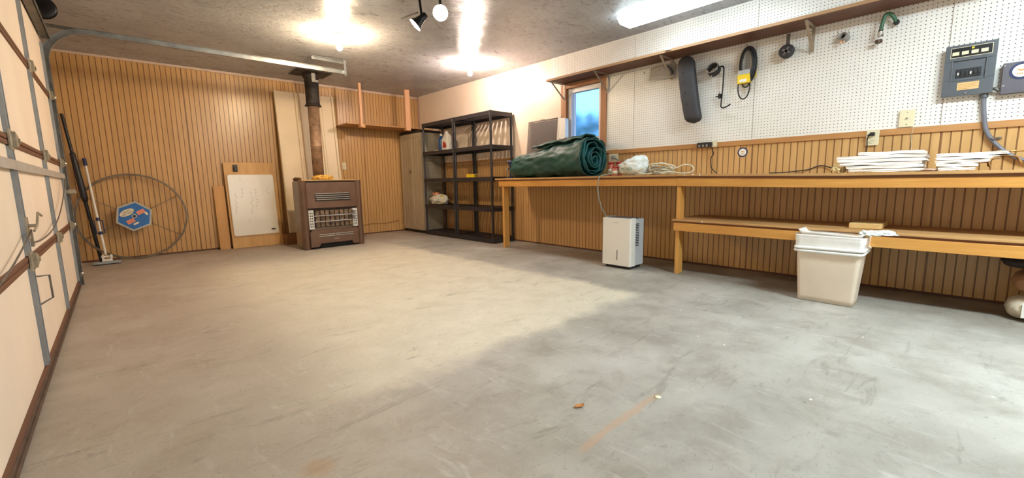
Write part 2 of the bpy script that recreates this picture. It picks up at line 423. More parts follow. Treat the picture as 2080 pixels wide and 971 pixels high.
M_cement = plain('packaged_goods', (200, 184, 160), 0.6, var=0.15, vs_=20)

# ================================================================== STRUCTURE
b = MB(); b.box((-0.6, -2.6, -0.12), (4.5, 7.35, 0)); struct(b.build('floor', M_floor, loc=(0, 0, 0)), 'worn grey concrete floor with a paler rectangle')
def cz(x, y): return 2.436+0.012*max(0, min(1, (y-2.5)/4.7))+0.020*max(0, min(1, (y-2.5)/4.7))*max(0, x/4.3)
b = MB(); _vs = [(x, y, cz(x, y)) for y in (-2.6, 2.5, 4.9, 7.35) for x in (-0.6, 4.5)]; _vs += [(x, y, 2.62) for (x, y, z) in _vs]
_fs = [(2*i, 2*i+1, 2*i+3, 2*i+2) for i in range(3)]+[(8+2*i, 8+2*i+2, 8+2*i+3, 8+2*i+1) for i in range(3)]
for i in range(3): _fs += [(2*i, 2*i+2, 8+2*i+2, 8+2*i), (2*i+1, 8+2*i+1, 8+2*i+3, 2*i+3)]
_fs += [(0, 8, 9, 1), (6, 7, 15, 14)]
b.add(_vs, _fs, False); struct(b.build('ceiling', M_ceil, loc=(0, 0, 2.44)), 'trowelled semi-gloss ceiling')
def beadwall(b, t0, t1, z0, z1, face, depth, seams, P, pitch=0.0508, gw=0.0080, gd=0.0025):
    """profile along t; P(t, d, z) -> world; material 0 board, 1 groove"""
    prof = [(t0, 0, 0)]
    t = t0+0.02
    while t < t1-0.02:
        prof += [(t-gw/2, 0, 0), (t-gw*0.22, gd, 1), (t+gw*0.22, gd, 1), (t+gw/2, 0, 1)]
        t += pitch
    prof += [(t1, 0, 0)]
    prof.sort(key=lambda q: q[0])
    vs = []; fs = []
    for (tt, d, m) in prof:
        vs += [P(tt, d, z0), P(tt, d, z1)]
    off = len(b.v); b.v += [Vector(v) for v in vs]
    for i in range(len(prof)-1):
        b.cur = 1 if (prof[i+1][1] > 0 or prof[i][1] > 0) else 0
        b.f.append((off+2*i, off+2*i+2, off+2*i+3, off+2*i+1)); b.mi.append(b.cur); b.sm.append(False)
    # seam strips
    for s_ in seams:
        b.cur = 1
        vv = [P(s_-0.0035, -0.0006, z0), P(s_+0.0035, -0.0006, z0), P(s_+0.0035, -0.0006, z1), P(s_-0.0035, -0.0006, z1)]
        b.add(vv, [(0, 1, 2, 3)], False)
    b.cur = 0
# far wall
b = MB(); b.box((XD-0.05, YF+0.006, 0), (XR+0.15, YF+0.14, 2.6)); WF = struct(b.build('wall_far', M_panel), 'tan beadboard wall at the far end')
b = MB(); beadwall(b, XD-0.05, XR, 0.0, 2.6, 0, 0, [-0.42, 0.80, 2.02, 3.24], lambda t, d, z: (t, YF+d, z), pitch=0.0538)
b.build('beadboard_panelling', [M_panel, M_groove], WF)
# right wall with window opening
WY0, WY1, WZ0, WZ1 = 3.035, 3.585, 1.335, 2.035
b = MB()
xa, xb = XR+0.004, XR+0.16
b.box((xa, -2.6, 0), (xb, WY0, 2.6)); b.box((xa, WY1, 0), (xb, YF+0.14, 2.6)); b.box((xa, WY0, 0), (xb, WY1, WZ0)); b.box((xa, WY0, WZ1), (xb, WY1, 2.6))
WR = struct(b.build('wall_right', M_drywall), 'right wall: painted drywall, pegboard and beadboard wainscot')
b = MB(); beadwall(b, -2.6, YF, 0.0, 1.18, 0, 0, [2.597-1.22*k for k in range(-3, 5)], lambda t, d, z: (XR+d-0.004, t, z))
b.build('wainscot', [M_panel, M_groove], WR)
b = MB()
for y0, y1, z0, z1 in ((-2.6, 0.170, 1.222, 2.6), (0.174, 1.389, 1.222, 2.6), (1.393, 2.609, 1.222, 2.6), (2.613, WY0-0.03, 1.222, 2.6), (WY0-0.03, 3.70, 2.08, 2.6), (3.702, 3.83, 2.12, 2.6)):
    b.box((XR-0.004, y0, z0), (XR+0.004, y1, z1))
b.build('pegboard', M_peg, WR)
b = MB(); b.box((XR-0.018, -2.6, 1.177), (XR-0.004, 2.93, 1.222)); b.box((XR-0.014, 2.93, 1.19), (XR-0.004, YF-0.01, 1.222))
struct(b.build('trim_1', M_rail, bevel=0.002), 'tan chair rail along the right wall')
b = MB(); b.box((XD, YF-0.014, 2.425), (XR-0.004, YF, 2.462)); struct(b.build('trim_2', M_mould, bevel=0.003), 'pale moulding under the far ceiling edge')
b = MB(); b.box((XD, YF-0.006, 0), (XR-0.004, YF, 0.02)); b.box((XR-0.012, -2.6, 0), (XR-0.004, YF-0.02, 0.018))
struct(b.build('baseboard_far', M_shelfwood), 'thin dark strip where the panelling meets the floor')
b = MB(); b.box((XD-0.14, -2.6, 0), (XD, YF+0.14, 2.6)); struct(b.build('wall_left', M_drywall), 'wall behind the garage door')
b = MB(); b.box((XD-0.1, -2.74, 0), (XR+0.16, -2.6, 2.6)); struct(b.build('wall_near', M_drywall), 'wall behind the camera')
# window
WN = thing('window_1', 'small wood-cased window with a frosted bluish pane under the long shelf', 'window', (XR, 3.31, WZ0), kind='structure')
b = MB(); b.box((XR-0.022, WY1-0.012, WZ0-0.055), (XR-0.004, 3.655, 2.075)); b.box((XR-0.022, 2.968, WZ0-0.055), (XR-0.004, WY0+0.012, 2.075))
b.box((XR-0.021, WY0+0.012, WZ1-0.012), (XR-0.004, WY1-0.012, 2.075)); b.box((XR-0.021, WY0+0.012, WZ0-0.055), (XR-0.004, WY1-0.012, WZ0+0.012))
b.build('casing', M_casing, WN, bevel=0.002)
b = MB()
b.box((XR, WY1-0.012, WZ0), (XR+0.10, WY1, WZ1)); b.box((XR, WY0, WZ0), (XR+0.10, WY0+0.012, WZ1)); b.box((XR, WY0, WZ1-0.012), (XR+0.10, WY1, WZ1)); b.box((XR, WY0, WZ0), (XR+0.10, WY1, WZ0+0.012))
b.build('jamb', M_casing, WN)
b = MB(); xo, xi = XR+0.022, XR+0.09
y0, y1, z0, z1 = WY0+0.012, WY1-0.012, WZ0+0.012, WZ1-0.012; w = 0.055
b.box((xo, y0, z0), (xi, y0+w, z1)); b.box((xo, y1-w, z0), (xi, y1, z1)); b.box((xo, y0+w, z0), (xi, y1-w, z0+w)); b.box((xo, y0+w, z1-w), (xi, y1-w, z1))
b.box((xo+0.02, y1-w-0.03, z0+w), (xi-0.01, y1-w-0.022, z1-w))
b.build('window_frame', M_vinyl, WN, bevel=0.004)
t = NT('wet_frosted_glass'); v = t.coords('Object'); nn = t.noise(v, 9, 5, 0.6); vo = t.n('ShaderNodeTexVoronoi'); t.l(v, vo.inputs['Vector']); vo.inputs['Scale'].default_value = 26
t.b.inputs['Base Color'].default_value = (0.86, 0.93, 1, 1); t.b.inputs['Transmission Weight'].default_value = 1; t.b.inputs['Roughness'].default_value = 0.27; t.b.inputs['IOR'].default_value = 1.1
t.bump(t.math('ADD', t.smooth(vo.outputs['Distance'], 0.0, 0.35), nn), 0.25, 0.004)
b = MB(); b.box((XR+0.072, y0+w-0.004, z0+w-0.004), (XR+0.078, y1-w+0.004, z1-w+0.004)); b.build('window_pane', t.m, WN)
# outside
b = MB(); b.box((XR+0.16, -8, -0.3), (30, 24, -0.12)); g_ = b.build('ground', plain('outdoor_grass', (96, 112, 78), 0.9, var=0.2)); struct(g_, 'ground outside the window')
rng = random.Random(3)
b = MB()
for k in range(4200):
    a = rng.random(); px = 6.6+rng.random()*1.0; py = 5.0+rng.random()*4.6; hh = 0.1+rng.random()*(2.35+0.35*sin(py*2.1))
    d = Vector((rng.uniform(-1, 1), rng.uniform(-1, 1), rng.uniform(-0.6, 1))).normalized()*0.22
    u = Vector((rng.uniform(-1, 1), rng.uniform(-1, 1), rng.uniform(-1, 1))).normalized()*0.07
    p = Vector((px, py, hh)); b.add([p-u, p+d*0.5-u*0.2, p+d, p+u], [(0, 1, 2, 3)], False)
for k in range(12): b.cyl((7.1, 5.1+k*0.4, -0.12), (7.1, 5.1+k*0.4, 1.5), 0.03)
tag(b.build('hedge', plain('hedge_leaves', (150, 170, 166), 0.8, var=0.3)), 'dark bluish hedge seen blurred through the window pane', 'hedge')

# ================================================================== GARAGE DOOR (structure)
DX = -0.325; DY0, DY1 = -1.6, 5.46
DR = thing('door_1', 'cream sectional garage door with grey struts along the left side', 'garage door', (DX, 2, 0), kind='structure')
seams = [0.035, 0.557, 1.105, 1.675, 2.24]
for k in range(4):
    b = MB(); b.box((DX-0.04, DY0, seams[k]+0.022), (DX, DY1, seams[k+1]-0.022)); b.build('door_section', M_cream, DR, bevel=0.002)
for k in range(5):
    z = seams[k]; b = MB()
    if k == 0: b.box((DX-0.042, DY0, 0.028), (DX+0.006, DY1, 0.058))
    elif k == 4: b.box((DX-0.042, DY0, z-0.022), (DX+0.010, DY1, z+0.0))
    else: b.box((DX-0.042, DY0, z+0.002), (DX+0.008, DY1, z+0.024)); b.box((DX-0.042, DY0, z-0.024), (DX+0.008, DY1, z-0.002))
    b.build('meeting_rail', M_brownrail, DR, bevel=0.003)
b = MB(); b.box((DX-0.04, DY0, 0.0), (DX+0.018, DY1, 0.016)); b.box((DX-0.03, DY0, 0.014), (DX+0.010, DY1, 0.030)); b.build('bottom_seal', M_rubber, DR, bevel=0.004)
for sy, wv in ((0.35, 0.062), (1.65, 0.062), (2.92, 0.066), (4.20, 0.066), (5.40, 0.05)):
    for k in range(4):
        z0, z1 = seams[k]+0.028, seams[k+1]-0.028
        if sy > 5.3 and k == 3: z1 = 2.10
        b = MB(); b.box((DX, sy-wv/2, z0), (DX+0.013, sy+wv/2, z1)); b.box((DX+0.013, sy-wv/2, z0), (DX+0.016, sy-wv/2+0.012, z1)); b.box((DX+0.013, sy+wv/2-0.012, z0), (DX+0.016, sy+wv/2, z1))
        b.build('strut', M_strut, DR)
    for z in seams[1:4]:
        b = MB(); b.box((DX+0.009, sy-0.035, z-0.045), (DX+0.019, sy+0.03, z+0.045))
        b.prism([(sy+0.01, z-0.034), (sy+0.085, z-0.018), (sy+0.105, z), (sy+0.085, z+0.022), (sy+0.01, z+0.038)], 'x', DX+0.010, DX+0.03)
        b.cyl((DX+0.030, sy+0.07, z), (DX+0.036, sy+0.07, z), 0.012, n=10); b.cyl((DX+0.018, sy-0.015, z+0.03), (DX+0.024, sy-0.015, z+0.03), 0.006, n=8)
        b.cyl((DX+0.018, sy-0.015, z-0.03), (DX+0.024, sy-0.015, z-0.03), 0.006, n=8)
        b.build('hinge', M_hinge, DR, bevel=0.002)
for z in (0.557, 1.105, 1.675, 0.10):
    b = MB(); b.cyl((DX+0.024, 5.40, z), (DX+0.024, 5.535, z), 0.005, n=8); b.lathe([(0.006, -0.008), (0.020, -0.007), (0.020, 0.007), (0.006, 0.008)], (DX+0.024, 5.53, z), 'y', 14)
    b.build('roller', M_steel, DR)
b = MB(); b.box((DX, DY0, 0.975), (DX+0.002+0.016, DY1+0.02, 0.980)); b.hexa([(DX+0.018, DY0, 0.972), (DX+0.022, DY0, 0.972), (DX+0.022, DY1+0.02, 0.972), (DX+0.018, DY1+0.02, 0.972), (DX+0.018, DY0, 1.014), (DX+0.022, DY0, 1.014), (DX+0.022, DY1+0.02, 1.014), (DX+0.018, DY1+0.02, 1.014)])
b.box((DX, DY0, 1.009), (DX+0.019, DY1+0.02, 1.014)); b.build('brace_bar', plain('pale_steel', (190, 186, 180), 0.4, 0.25), DR)
b = MB(); b.box((DX+0.010, DY0, 2.150), (DX+0.062, DY1, 2.154)); b.box((DX+0.058, DY0, 2.150), (DX+0.062, DY1, 2.205)); b.box((DX+0.01, DY0, 2.19), (DX+0.058, DY1, 2.194)); b.cyl((DX+0.03, 5.42, 2.142), (DX+0.03, 5.42, 2.15), 0.012)
b.build('top_truss', M_galvd, DR)
# handle, lock, cords
b = MB(); b.tube([(DX+0.004, 2.99, 0.475), (DX+0.020, 3.02, 0.470), (DX+0.048, 3.06, 0.465), (DX+0.048, 3.07, 0.350), (DX+0.020, 3.03, 0.338), (DX+0.004, 2.99, 0.332)], 0.004, 8)
b.box((DX+0.046, 3.045, 0.355), (DX+0.050, 3.085, 0.462)); b.build('lift_handle', M_galvd, DR)
b = MB(); b.box((DX+0.012, 2.89, 0.66), (DX+0.022, 2.95, 0.76)); b.cyl((DX+0.02, 2.92, 0.72), (DX+0.05, 2.92, 0.72), 0.008, n=10)
b.tube([(DX+0.045, 2.85, 0.70), (DX+0.05, 2.92, 0.72), (DX+0.05, 3.00, 0.775), (DX+0.05, 3.12, 0.755)], 0.005, 8)
b.box((DX+0.016, 2.96, 0.62), (DX+0.026, 2.985, 0.70)); b.build('lock_lever', M_hinge, DR)
b = MB(); b.tube([(DX+0.03, 2.97, 0.64)]+[(DX+0.03, 2.97+2.3*k/14, 0.635-0.02*sin(k/14*pi)+0.33*(k/14)**2.4) for k in range(1, 15)], 0.0035, 6); b.build('lock_cord', M_galvd, DR)
b = MB(); b.tube([(DX+0.03, 2.92-2.2*k/12, 0.70-0.10*sin(k/12*pi)-0.05*k/12) for k in range(13)], 0.0035, 6); b.build('lock_cord', M_galvd, DR)
# vertical + curved + horizontal track
TR = thing('garage_track', 'galvanised garage door track curving up and along under the ceiling', 'track', (-0.315, 5.53, 0))
path = [(-0.315, 0.0), (-0.315, 0.7), (-0.315, 1.4), (-0.315, 1.96)]
R_ = 0.30
for k in range(1, 13):
    a = radians(90*k/12); path.append((-0.315+R_*(1-cos(a)), 1.98+R_*sin(a)))
path += [(0.5, 2.283), (1.4, 2.286), (2.33, 2.290)]
def sweep(b, path, prof, y0):
    pts = [Vector((p[0], 0, p[1])) for p in path]; rows = []
    for i, p in enumerate(pts):
        d = (pts[min(i+1, len(pts)-1)]-pts[max(i-1, 0)]).normalized(); nrm = Vector((d.z, 0, -d.x))   # towards the inside of the bend
        rows.append([p+nrm*a+Vector((0, y0+yy, 0)) for a, yy in prof])
    n = len(prof); vs = [v for r_ in rows for v in r_]
    fs = [(i*n+k, i*n+(k+1) % n, (i+1)*n+(k+1) % n, (i+1)*n+k) for i in range(len(rows)-1) for k in range(n)]
    fs += [tuple(range(n)), tuple((len(rows)-1)*n+k for k in range(n))]
    b.add(vs, fs, False)
b = MB(); sweep(b, path, [(0.025, -0.022), (0.025, 0.006), (-0.025, 0.006), (-0.025, -0.016), (-0.022, -0.016), (-0.022, 0.002), (0.022, 0.002), (0.022, -0.022)], 5.545)
b.build('rail', M_galv, TR)
b = MB(); b.box((-0.40, 5.552, 0), (-0.345, 5.557, 2.15)); b.box((-0.40, 5.50, 0), (-0.396, 5.557, 2.15)); b.box((-0.345, 5.548, 0.02), (-0.30, 5.556, 2.0)); b.build('jamb_angle', M_galvd, TR)
b = MB(); b.box((-0.34, 5.50, 0.84), (-0.25, 5.56, 0.875)); b.box((-0.30, 5.51, 0.832), (-0.262, 5.555, 0.882)); b.build('track_bracket', M_hinge, TR, bevel=0.003)
b = MB(); b.box((-0.40, 5.552, 2.275), (-0.02, 5.558, 2.300)); b.box((-0.40, 5.54, 2.297), (-0.02, 5.558, 2.300)); b.build('corner_strap', M_galvd, TR)
b = MB(); b.box((2.29, 5.548, 2.25), (2.33, 5.552, 2.44)); b.box((2.29, 5.52, 2.25), (2.294, 5.552, 2.44)); b.cyl((2.31, 5.545, 2.275), (2.31, 5.535, 2.275), 0.008, n=8)
b.build('rear_hanger', M_galv, TR)
b = MB(); b.box((1.93, 5.60, 2.405), (2.34, 5.605, 2.445)); b.box((1.93, 5.575, 2.436), (2.34, 5.605, 2.442)); b.box((2.30, 5.55, 2.405), (2.335, 5.60, 2.425)); b.build('ceiling_angle', M_galv, TR)
PL = thing('door_pulley', 'dark round pulley wheel hung by the ceiling above the garage door corner', 'pulley', (-0.255, 5.0, 2.21))
b = MB(); b.lathe([(0.0, -0.02), (0.070, -0.02), (0.082, -0.014), (0.068, -0.004), (0.068, 0.004), (0.082, 0.014), (0.070, 0.02), (0.0, 0.02)], (-0.255, 5.0, 2.275), 'y', 28); b.build('wheel', M_blackmetal, PL)
b = MB(); b.box((-0.282, 4.985, 2.25), (-0.277, 5.015, 2.44)); b.box((-0.233, 4.985, 2.25), (-0.228, 5.015, 2.44)); b.cyl((-0.285, 5.0, 2.262), (-0.225, 5.0, 2.262), 0.008, n=10); b.build('fork', M_galvd, PL)

# ================================================================== WORKBENCH
def yslab(b, x0, x1, ys, zb, zt):
    vs = []
    for y in ys: vs += [(x0, y, zb(y)), (x1, y, zb(y)), (x1, y, zt(y)), (x0, y, zt(y))]
    n = len(ys); fs = [(0, 1, 2, 3), tuple(4*(n-1)+k for k in (3, 2, 1, 0))]
    for i in range(n-1):
        for k in range(4): fs.append((4*i+k, 4*i+(k+1) % 4, 4*i+4+(k+1) % 4, 4*i+4+k))
    b.add(vs, fs, False)
YJ = 1.815
def zo(y): return -0.022*min(1, max(0, (YJ-y)/1.2))
BX = XR-0.008
BL = thing('workbench', 'long pine workbench section under the window, joined at a post to its twin', 'workbench', (4.0, 3.0, 0))
b = MB(); b.box((3.730, YJ+0.002, 0.900), (BX, 4.325, 0.919)); b.build('top_board', M_ply, BL, bevel=0.003)
b = MB(); b.box((3.744, YJ+0.002, 0.884), (BX, 4.318, 0.8995)); b.build('under_board', M_brownply, BL)
b = MB(); b.box((3.748, YJ+0.001, 0.814), (3.786, 4.268, 0.884)); b.build('front_beam', M_pine, BL, bevel=0.002)
b = MB(); b.box((3.787, 4.215, 0.814), (BX, 4.252, 0.884)); b.build('end_beam', M_pine, BL, bevel=0.002)
b = MB(); b.box((3.760, 4.180, 0.0), (3.849, 4.214, 0.812)); b.build('leg', M_pinez, BL, bevel=0.003)
BR_ = thing('workbench', 'long pine workbench section with a lower shelf at the right', 'workbench', (4.0, 0.6, 0))
ys = [YJ, 1.2, 0.6, -0.9]
b = MB(); yslab(b, 3.730, BX, ys, lambda y: 0.902+zo(y), lambda y: 0.921+zo(y)); b.build('top_board', M_ply, BR_, bevel=0.002)
b = MB(); yslab(b, 3.744, BX, ys, lambda y: 0.884+zo(y), lambda y: 0.9015+zo(y)); b.build('under_board', M_brownply, BR_)
b = MB(); yslab(b, 3.748, 3.786, [YJ-0.001, 1.2, 0.6, -0.9], lambda y: 0.812+0.7*zo(y), lambda y: 0.884+zo(y)); b.build('front_beam', M_pine, BR_, bevel=0.002)
for y in (1.797, -0.8):
    b = MB(); z1 = 0.811+0.7*zo(y); b.box((3.760, y-0.018, 0.0), (3.849, y+0.018, z1)); b.build('leg', M_pinez, BR_, bevel=0.003)
def zs(y): return -0.014*min(1, max(0, (YJ-y)/2.0))
b = MB(); yslab(b, 3.722, BX, [1.835, 1.0, 0.0, -0.9], lambda y: 0.496+zs(y), lambda y: 0.513+zs(y)); b.build('lower_shelf', M_ply, BR_, bevel=0.002)
b = MB(); yslab(b, 3.735, BX, [1.83, 1.0, 0.0, -0.9], lambda y: 0.480+zs(y), lambda y: 0.4955+zs(y)); b.build('lower_under_board', M_brownply, BR_)
b = MB(); yslab(b, 3.722, 3.759, [1.818, 1.0, 0.0, -0.9], lambda y: 0.408+zs(y), lambda y: 0.480+zs(y)); b.build('lower_beam', M_pine, BR_, bevel=0.002)

for y, w_, h_ in ((1.735, 0.010, 0.016), (1.66, 0.030, 0.008), (1.60, 0.014, 0.019)):
    b = MB(); zt = 0.921+zo(y); b.prism([(y-w_/2, zt), (y+w_/2, zt), (y+w_*0.2, zt-h_), (y-w_*0.2, zt-h_*0.9)], 'x', 3.7285, 3.7298); b.build('paint_drip', M_white, BR_)
b = MB(); b.prism([(1.556, 0.5125), (1.562, 0.5125), (1.561, 0.494), (1.557, 0.494)], 'x', 3.7205, 3.7218); b.build('paint_drip', M_white, BR_)
# ================================================================== LONG WALL SHELF + BRACKETS
SH = thing('wall_shelf', 'long dark stained board shelf high on the pegboard wall', 'shelf', (4.17, 1.5, 2.085))
b = MB(); b.box((4.030, -0.75, 2.086), (XR-0.005, 3.655, 2.104)); b.build('board', M_shelfwood, SH)
b = MB(); b.box((4.018, -0.75, 2.084), (4.030, 3.655, 2.108)); b.build('front_edge', M_frontedge, SH)
for y in (3.60, 2.955, 2.172, 0.968):
    b = MB()
    b.box((4.045, y-0.011, 2.0815), (XR-0.024, y+0.011, 2.0855))
    b.box((XR-0.026, y-0.011, 1.885), (XR-0.0225, y+0.011, 2.0855))
    M = None
    p0, p1 = Vector((4.052, y, 2.079)), Vector((XR-0.030, y, 1.898)); d = (p1-p0)
    b.add([p0+Vector((0, -0.010, 0)), p0+Vector((0, 0.010, 0)), p1+Vector((0, 0.010, 0)), p1+Vector((0, -0.010, 0)), p0+Vector((0.006, -0.010, 0.002)), p0+Vector((0.006, 0.010, 0.002)), p1+Vector((0.006, 0.010, 0.002)), p1+Vector((0.006, -0.010, 0.002))],
          [(0, 3, 2, 1), (4, 5, 6, 7), (0, 1, 5, 4), (1, 2, 6, 5), (2, 3, 7, 6), (3, 0, 4, 7)], False)
    b.cyl((XR-0.027, y, 1.895), (XR-0.018, y, 1.895), 0.006, n=8)
    b.build('bracket', M_bracket, SH)

# ================================================================== BLACK SHELF UNITS
def shelf_unit(label, y0):
    t = thing('storage_shelves', label, 'shelving', (4.09, y0+0.45, 0), group=None)
    x0, x1, y1 = 3.872, 4.296, y0+0.888
    for zt in (0.068, 0.512, 0.948, 1.392, 1.852):
        b = MB(); zb = zt-0.058
        b.box((x0, y0+0.03, zb), (x0+0.012, y1-0.03, zt)); b.box((x1-0.012, y0+0.03, zb), (x1, y1-0.03, zt)); b.box((x0+0.03, y0, zb), (x1-0.03, y0+0.012, zt)); b.box((x0+0.03, y1-0.012, zb), (x1-0.03, y1, zt))
        b.box((x0-0.003, y0+0.03, zb), (x0, y1-0.03, zb+0.012))
        for cx, cy in ((x0+0.02, y0+0.02), (x0+0.02, y1-0.02), (x1-0.02, y0+0.02), (x1-0.02, y1-0.02)):
            b.cyl((cx, cy, zb-0.004), (cx, cy, zt+0.003), 0.0225, n=14)
        n = 11
        for k in range(n):
            yy = y0+0.012+(y1-y0-0.024)*(k+0.5)/n
            b.box((x0+0.012, yy-0.027, zt-0.016), (x1-0.012, yy+0.027, zt-0.010))
        for xx in (x0+0.03, (x0+x1)/2-0.02, x1-0.05): b.box((xx, y0+0.012, zt-0.022), (xx+0.03, y1-0.012, zt-0.009))
        b.build('shelf', M_resin, t, bevel=0.002)
    zs_ = [0.071, 0.515, 0.951, 1.395]; ze = [0.45, 0.886, 1.330, 1.790]
    for cx, cy in ((x0+0.02, y0+0.02), (x0+0.02, y1-0.02), (x1-0.02, y0+0.02), (x1-0.02, y1-0.02)):
        b = MB()
        for a, c in zip(zs_, ze):
            b.cyl((cx, cy, a), (cx, cy, c), 0.0165, n=12)
        b.build('post', M_resin, t)
    return t
shelf_unit('black resin shelf unit next to the beige cabinet, holding the jugs', 5.452)
shelf_unit('black resin shelf unit nearest the workbench, holding the yellow box', 4.556)
# items on shelves
J = thing('detergent_jug', 'white detergent jug with a red label on the upper shelf', 'jug', (4.10, 5.93, 1.394))
def jug(J, c, mat_, s=1.0, cap=None, capm=None):
    b = MB(); cx, cy, cz_ = c
    def f(u, v):
        a = 2*pi*v; z = u*0.25*s; k = 1.0 if u < 0.62 else 1.0-0.62*((u-0.62)/0.38)**1.4
        if u < 0.04: k = 0.93
        r1, r2 = 0.055*s*k, 0.088*s*k
        return (cx+r1*(abs(cos(a))**0.6)*(1 if cos(a) > 0 else -1), cy+r2*(abs(sin(a))**0.6)*(1 if sin(a) > 0 else -1), cz_+z)
    b.grid(f, 18, 24, closev=True); o_ = b.build('body', mat_, J)
    b = MB(); b.tube([(cx, cy-0.082*s, cz_+0.09*s), (cx, cy-0.098*s, cz_+0.14*s), (cx, cy-0.088*s, cz_+0.20*s), (cx, cy-0.05*s, cz_+0.235*s), (cx, cy-0.015*s, cz_+0.235*s)], 0.013*s, 10); b.build('handle', mat_, J)
    b = MB(); b.cyl((cx, cy+0.0*s, cz_+0.245*s), (cx, cy, cz_+0.285*s), 0.028*s, 0.026*s, n=18); b.build('cap', capm, J)
jug(J, (4.10, 5.94, 1.394), M_white, 1.12, capm=M_white)
b = MB(); b.prism([(5.875, 1.45), (5.965, 1.45), (5.955, 1.52), (5.935, 1.55), (5.885, 1.51)], 'x', 4.030, 4.0385); b.build('label', M_red, J)
J = thing('blue_bottle', 'blue bottle standing behind the white detergent jug', 'bottle', (4.12, 6.13, 1.394))
b = MB(); b.lathe([(0.03, 0), (0.047, 0.004), (0.05, 0.02), (0.05, 0.19), (0.04, 0.225), (0.02, 0.245), (0.018, 0.262)], (4.12, 6.13, 1.394), n=20); b.build('body', plain('blue_bottle_plastic', (36, 84, 150), 0.35), J)
b = MB(); b.cyl((4.12, 6.13, 1.656), (4.12, 6.13, 1.690), 0.022, n=16); b.build('cap', M_white, J)
b = MB()
b.grid(lambda u, v: (4.02+0.20*u, 6.19+0.20*v, 1.394+0.030*sin(pi*u)*sin(pi*v)*(1+0.8*NZ(u*4, v*4, 1))+0.002), 12, 14)
o = b.build('folded_rag', plain('cream_cloth', (226, 208, 184), 0.85, var=0.06), solid=0.006); tag(o, 'cream folded rag lying at the left of the upper shelf', 'rag')
def blob(c, r, seed, amp=0.22, nu=28, nv=36, flat=0.0, fr=2.2):
    b = MB(); c = Vector(c)
    def f(u, v):
        th = pi*u; ph = 2*pi*v
        d = Vector((sin(th)*cos(ph), sin(th)*sin(ph), cos(th)))
        k = 1+amp*noise.noise(d*fr+Vector((seed, seed*1.7, 0)))+0.45*amp*noise.noise(d*fr*3.1+Vector((0, seed, 3)))+0.25*amp*abs(noise.noise(d*fr*6.5+Vector((seed, 0, 9))))
        p = Vector((d.x*r[0], d.y*r[1], d.z*r[2]))*k
        if p.z < -r[2]*flat: p.z = -r[2]*flat+0.0004*noise.noise(d*9)
        return c+p
    b.grid(f, nu, nv, closev=True); return b
GB = thing('grocery_bag', 'crumpled white grocery bag of odds and ends on the second shelf from the floor', 'bag', (4.06, 6.17, 0.514))
t = NT('printed_bag'); v = t.coords('Object'); nn = t.noise(v, 14, 3, 0.5, 0.6); t.l(t.ramp(nn, [(0.0, (206, 92, 70)), (0.36, (222, 200, 120)), (0.44, (226, 220, 205)), (0.66, (236, 232, 222)), (0.72, (90, 110, 60))]), t.b.inputs['Base Color']); t.b.inputs['Roughness'].default_value = 0.4
t.bump(t.noise(v, 30, 4), 0.5, 0.01)
blob((4.06, 6.17, 0.588), (0.115, 0.19, 0.105), 4.0, 0.3, flat=0.7).build('bag_body', t.m, GB)
blob((4.02, 6.20, 0.672), (0.05, 0.09, 0.04), 9.0, 0.4).build('bag_contents', plain('orange_wrapper', (220, 150, 110), 0.5, var=0.25, vs_=20), GB)
YB = thing('tool_box', 'small yellow box on the middle shelf of the black unit', 'box', (3.96, 5.10, 0.949))
b = MB(); b.box((3.925, 5.02, 0.950), (3.99, 5.21, 0.985)); b.build('base', M_yellow, YB, bevel=0.003)
b = MB(); b.box((3.923, 5.018, 0.9855), (3.992, 5.212, 0.997)); b.build('lid', M_yellow, YB, bevel=0.003)
b = MB(); b.box((3.93, 4.93, 0.992), (3.99, 5.016, 0.997)); b.build('flap', M_ivory, YB)

# ================================================================== CABINET
CB = thing('utility_cabinet', 'tall beige plastic utility cabinet in the far right corner', 'cabinet', (4.1, 6.78, 0))
cx0, cx1, cy0, cy1 = 3.895, 4.30, 6.42, 7.12
b = MB(); b.box((cx0+0.02, cy0, 0.05), (cx1, cy0+0.02, 1.735)); b.box((cx0+0.02, cy1-0.02, 0.05), (cx1, cy1, 1.735)); b.box((cx1-0.02, cy0+0.02, 0.05), (cx1, cy1-0.02, 1.735)); b.box((cx0+0.02, cy0+0.02, 0.05), (cx1-0.02, cy1-0.02, 0.07))
b.build('body', M_cabside, CB, bevel=0.003)
b = MB(); b.box((cx0-0.008, cy0-0.01, 1.736), (cx1, cy1+0.01, 1.772)); b.build('top', M_black, CB, bevel=0.008)
b = MB(); b.box((cx0+0.03, cy0+0.01, 0.0), (cx1, cy1-0.01, 0.049)); b.build('base', M_black, CB)
for y0, y1 in ((cy0, (cy0+cy1)/2-0.002), ((cy0+cy1)/2+0.002, cy1)):
    b = MB(); b.box((cx0, y0, 0.055), (cx0+0.0195, y1, 1.73)); b.box((cx0-0.006, y0, 0.055), (cx0, y0+0.04, 1.73)); b.box((cx0-0.006, y1-0.04, 0.055), (cx0, y1, 1.73)); b.box((cx0-0.006, y0+0.04, 1.66), (cx0, y1-0.04, 1.73)); b.box((cx0-0.006, y0+0.04, 0.055), (cx0, y1-0.04, 0.12))
    for k in range(4):
        yy = y0+0.06+k*((y1-y0)-0.12)/3; b.box((cx0-0.003, yy-0.006, 0.13), (cx0, yy+0.006, 1.65))
    d_ = b.build('door', M_cab, CB, bevel=0.002)
b = MB(); b.lathe([(0.02, 0.0), (0.034, -0.003), (0.034, -0.012), (0.02, -0.02), (0.0, -0.021)], (cx0-0.006, 6.79, 1.085), 'x', 20); b.box((cx0-0.034, 6.782, 1.06), (cx0-0.02, 6.798, 1.11)); b.build('latch', plain('brown_latch', (116, 92, 72), 0.4), CB)

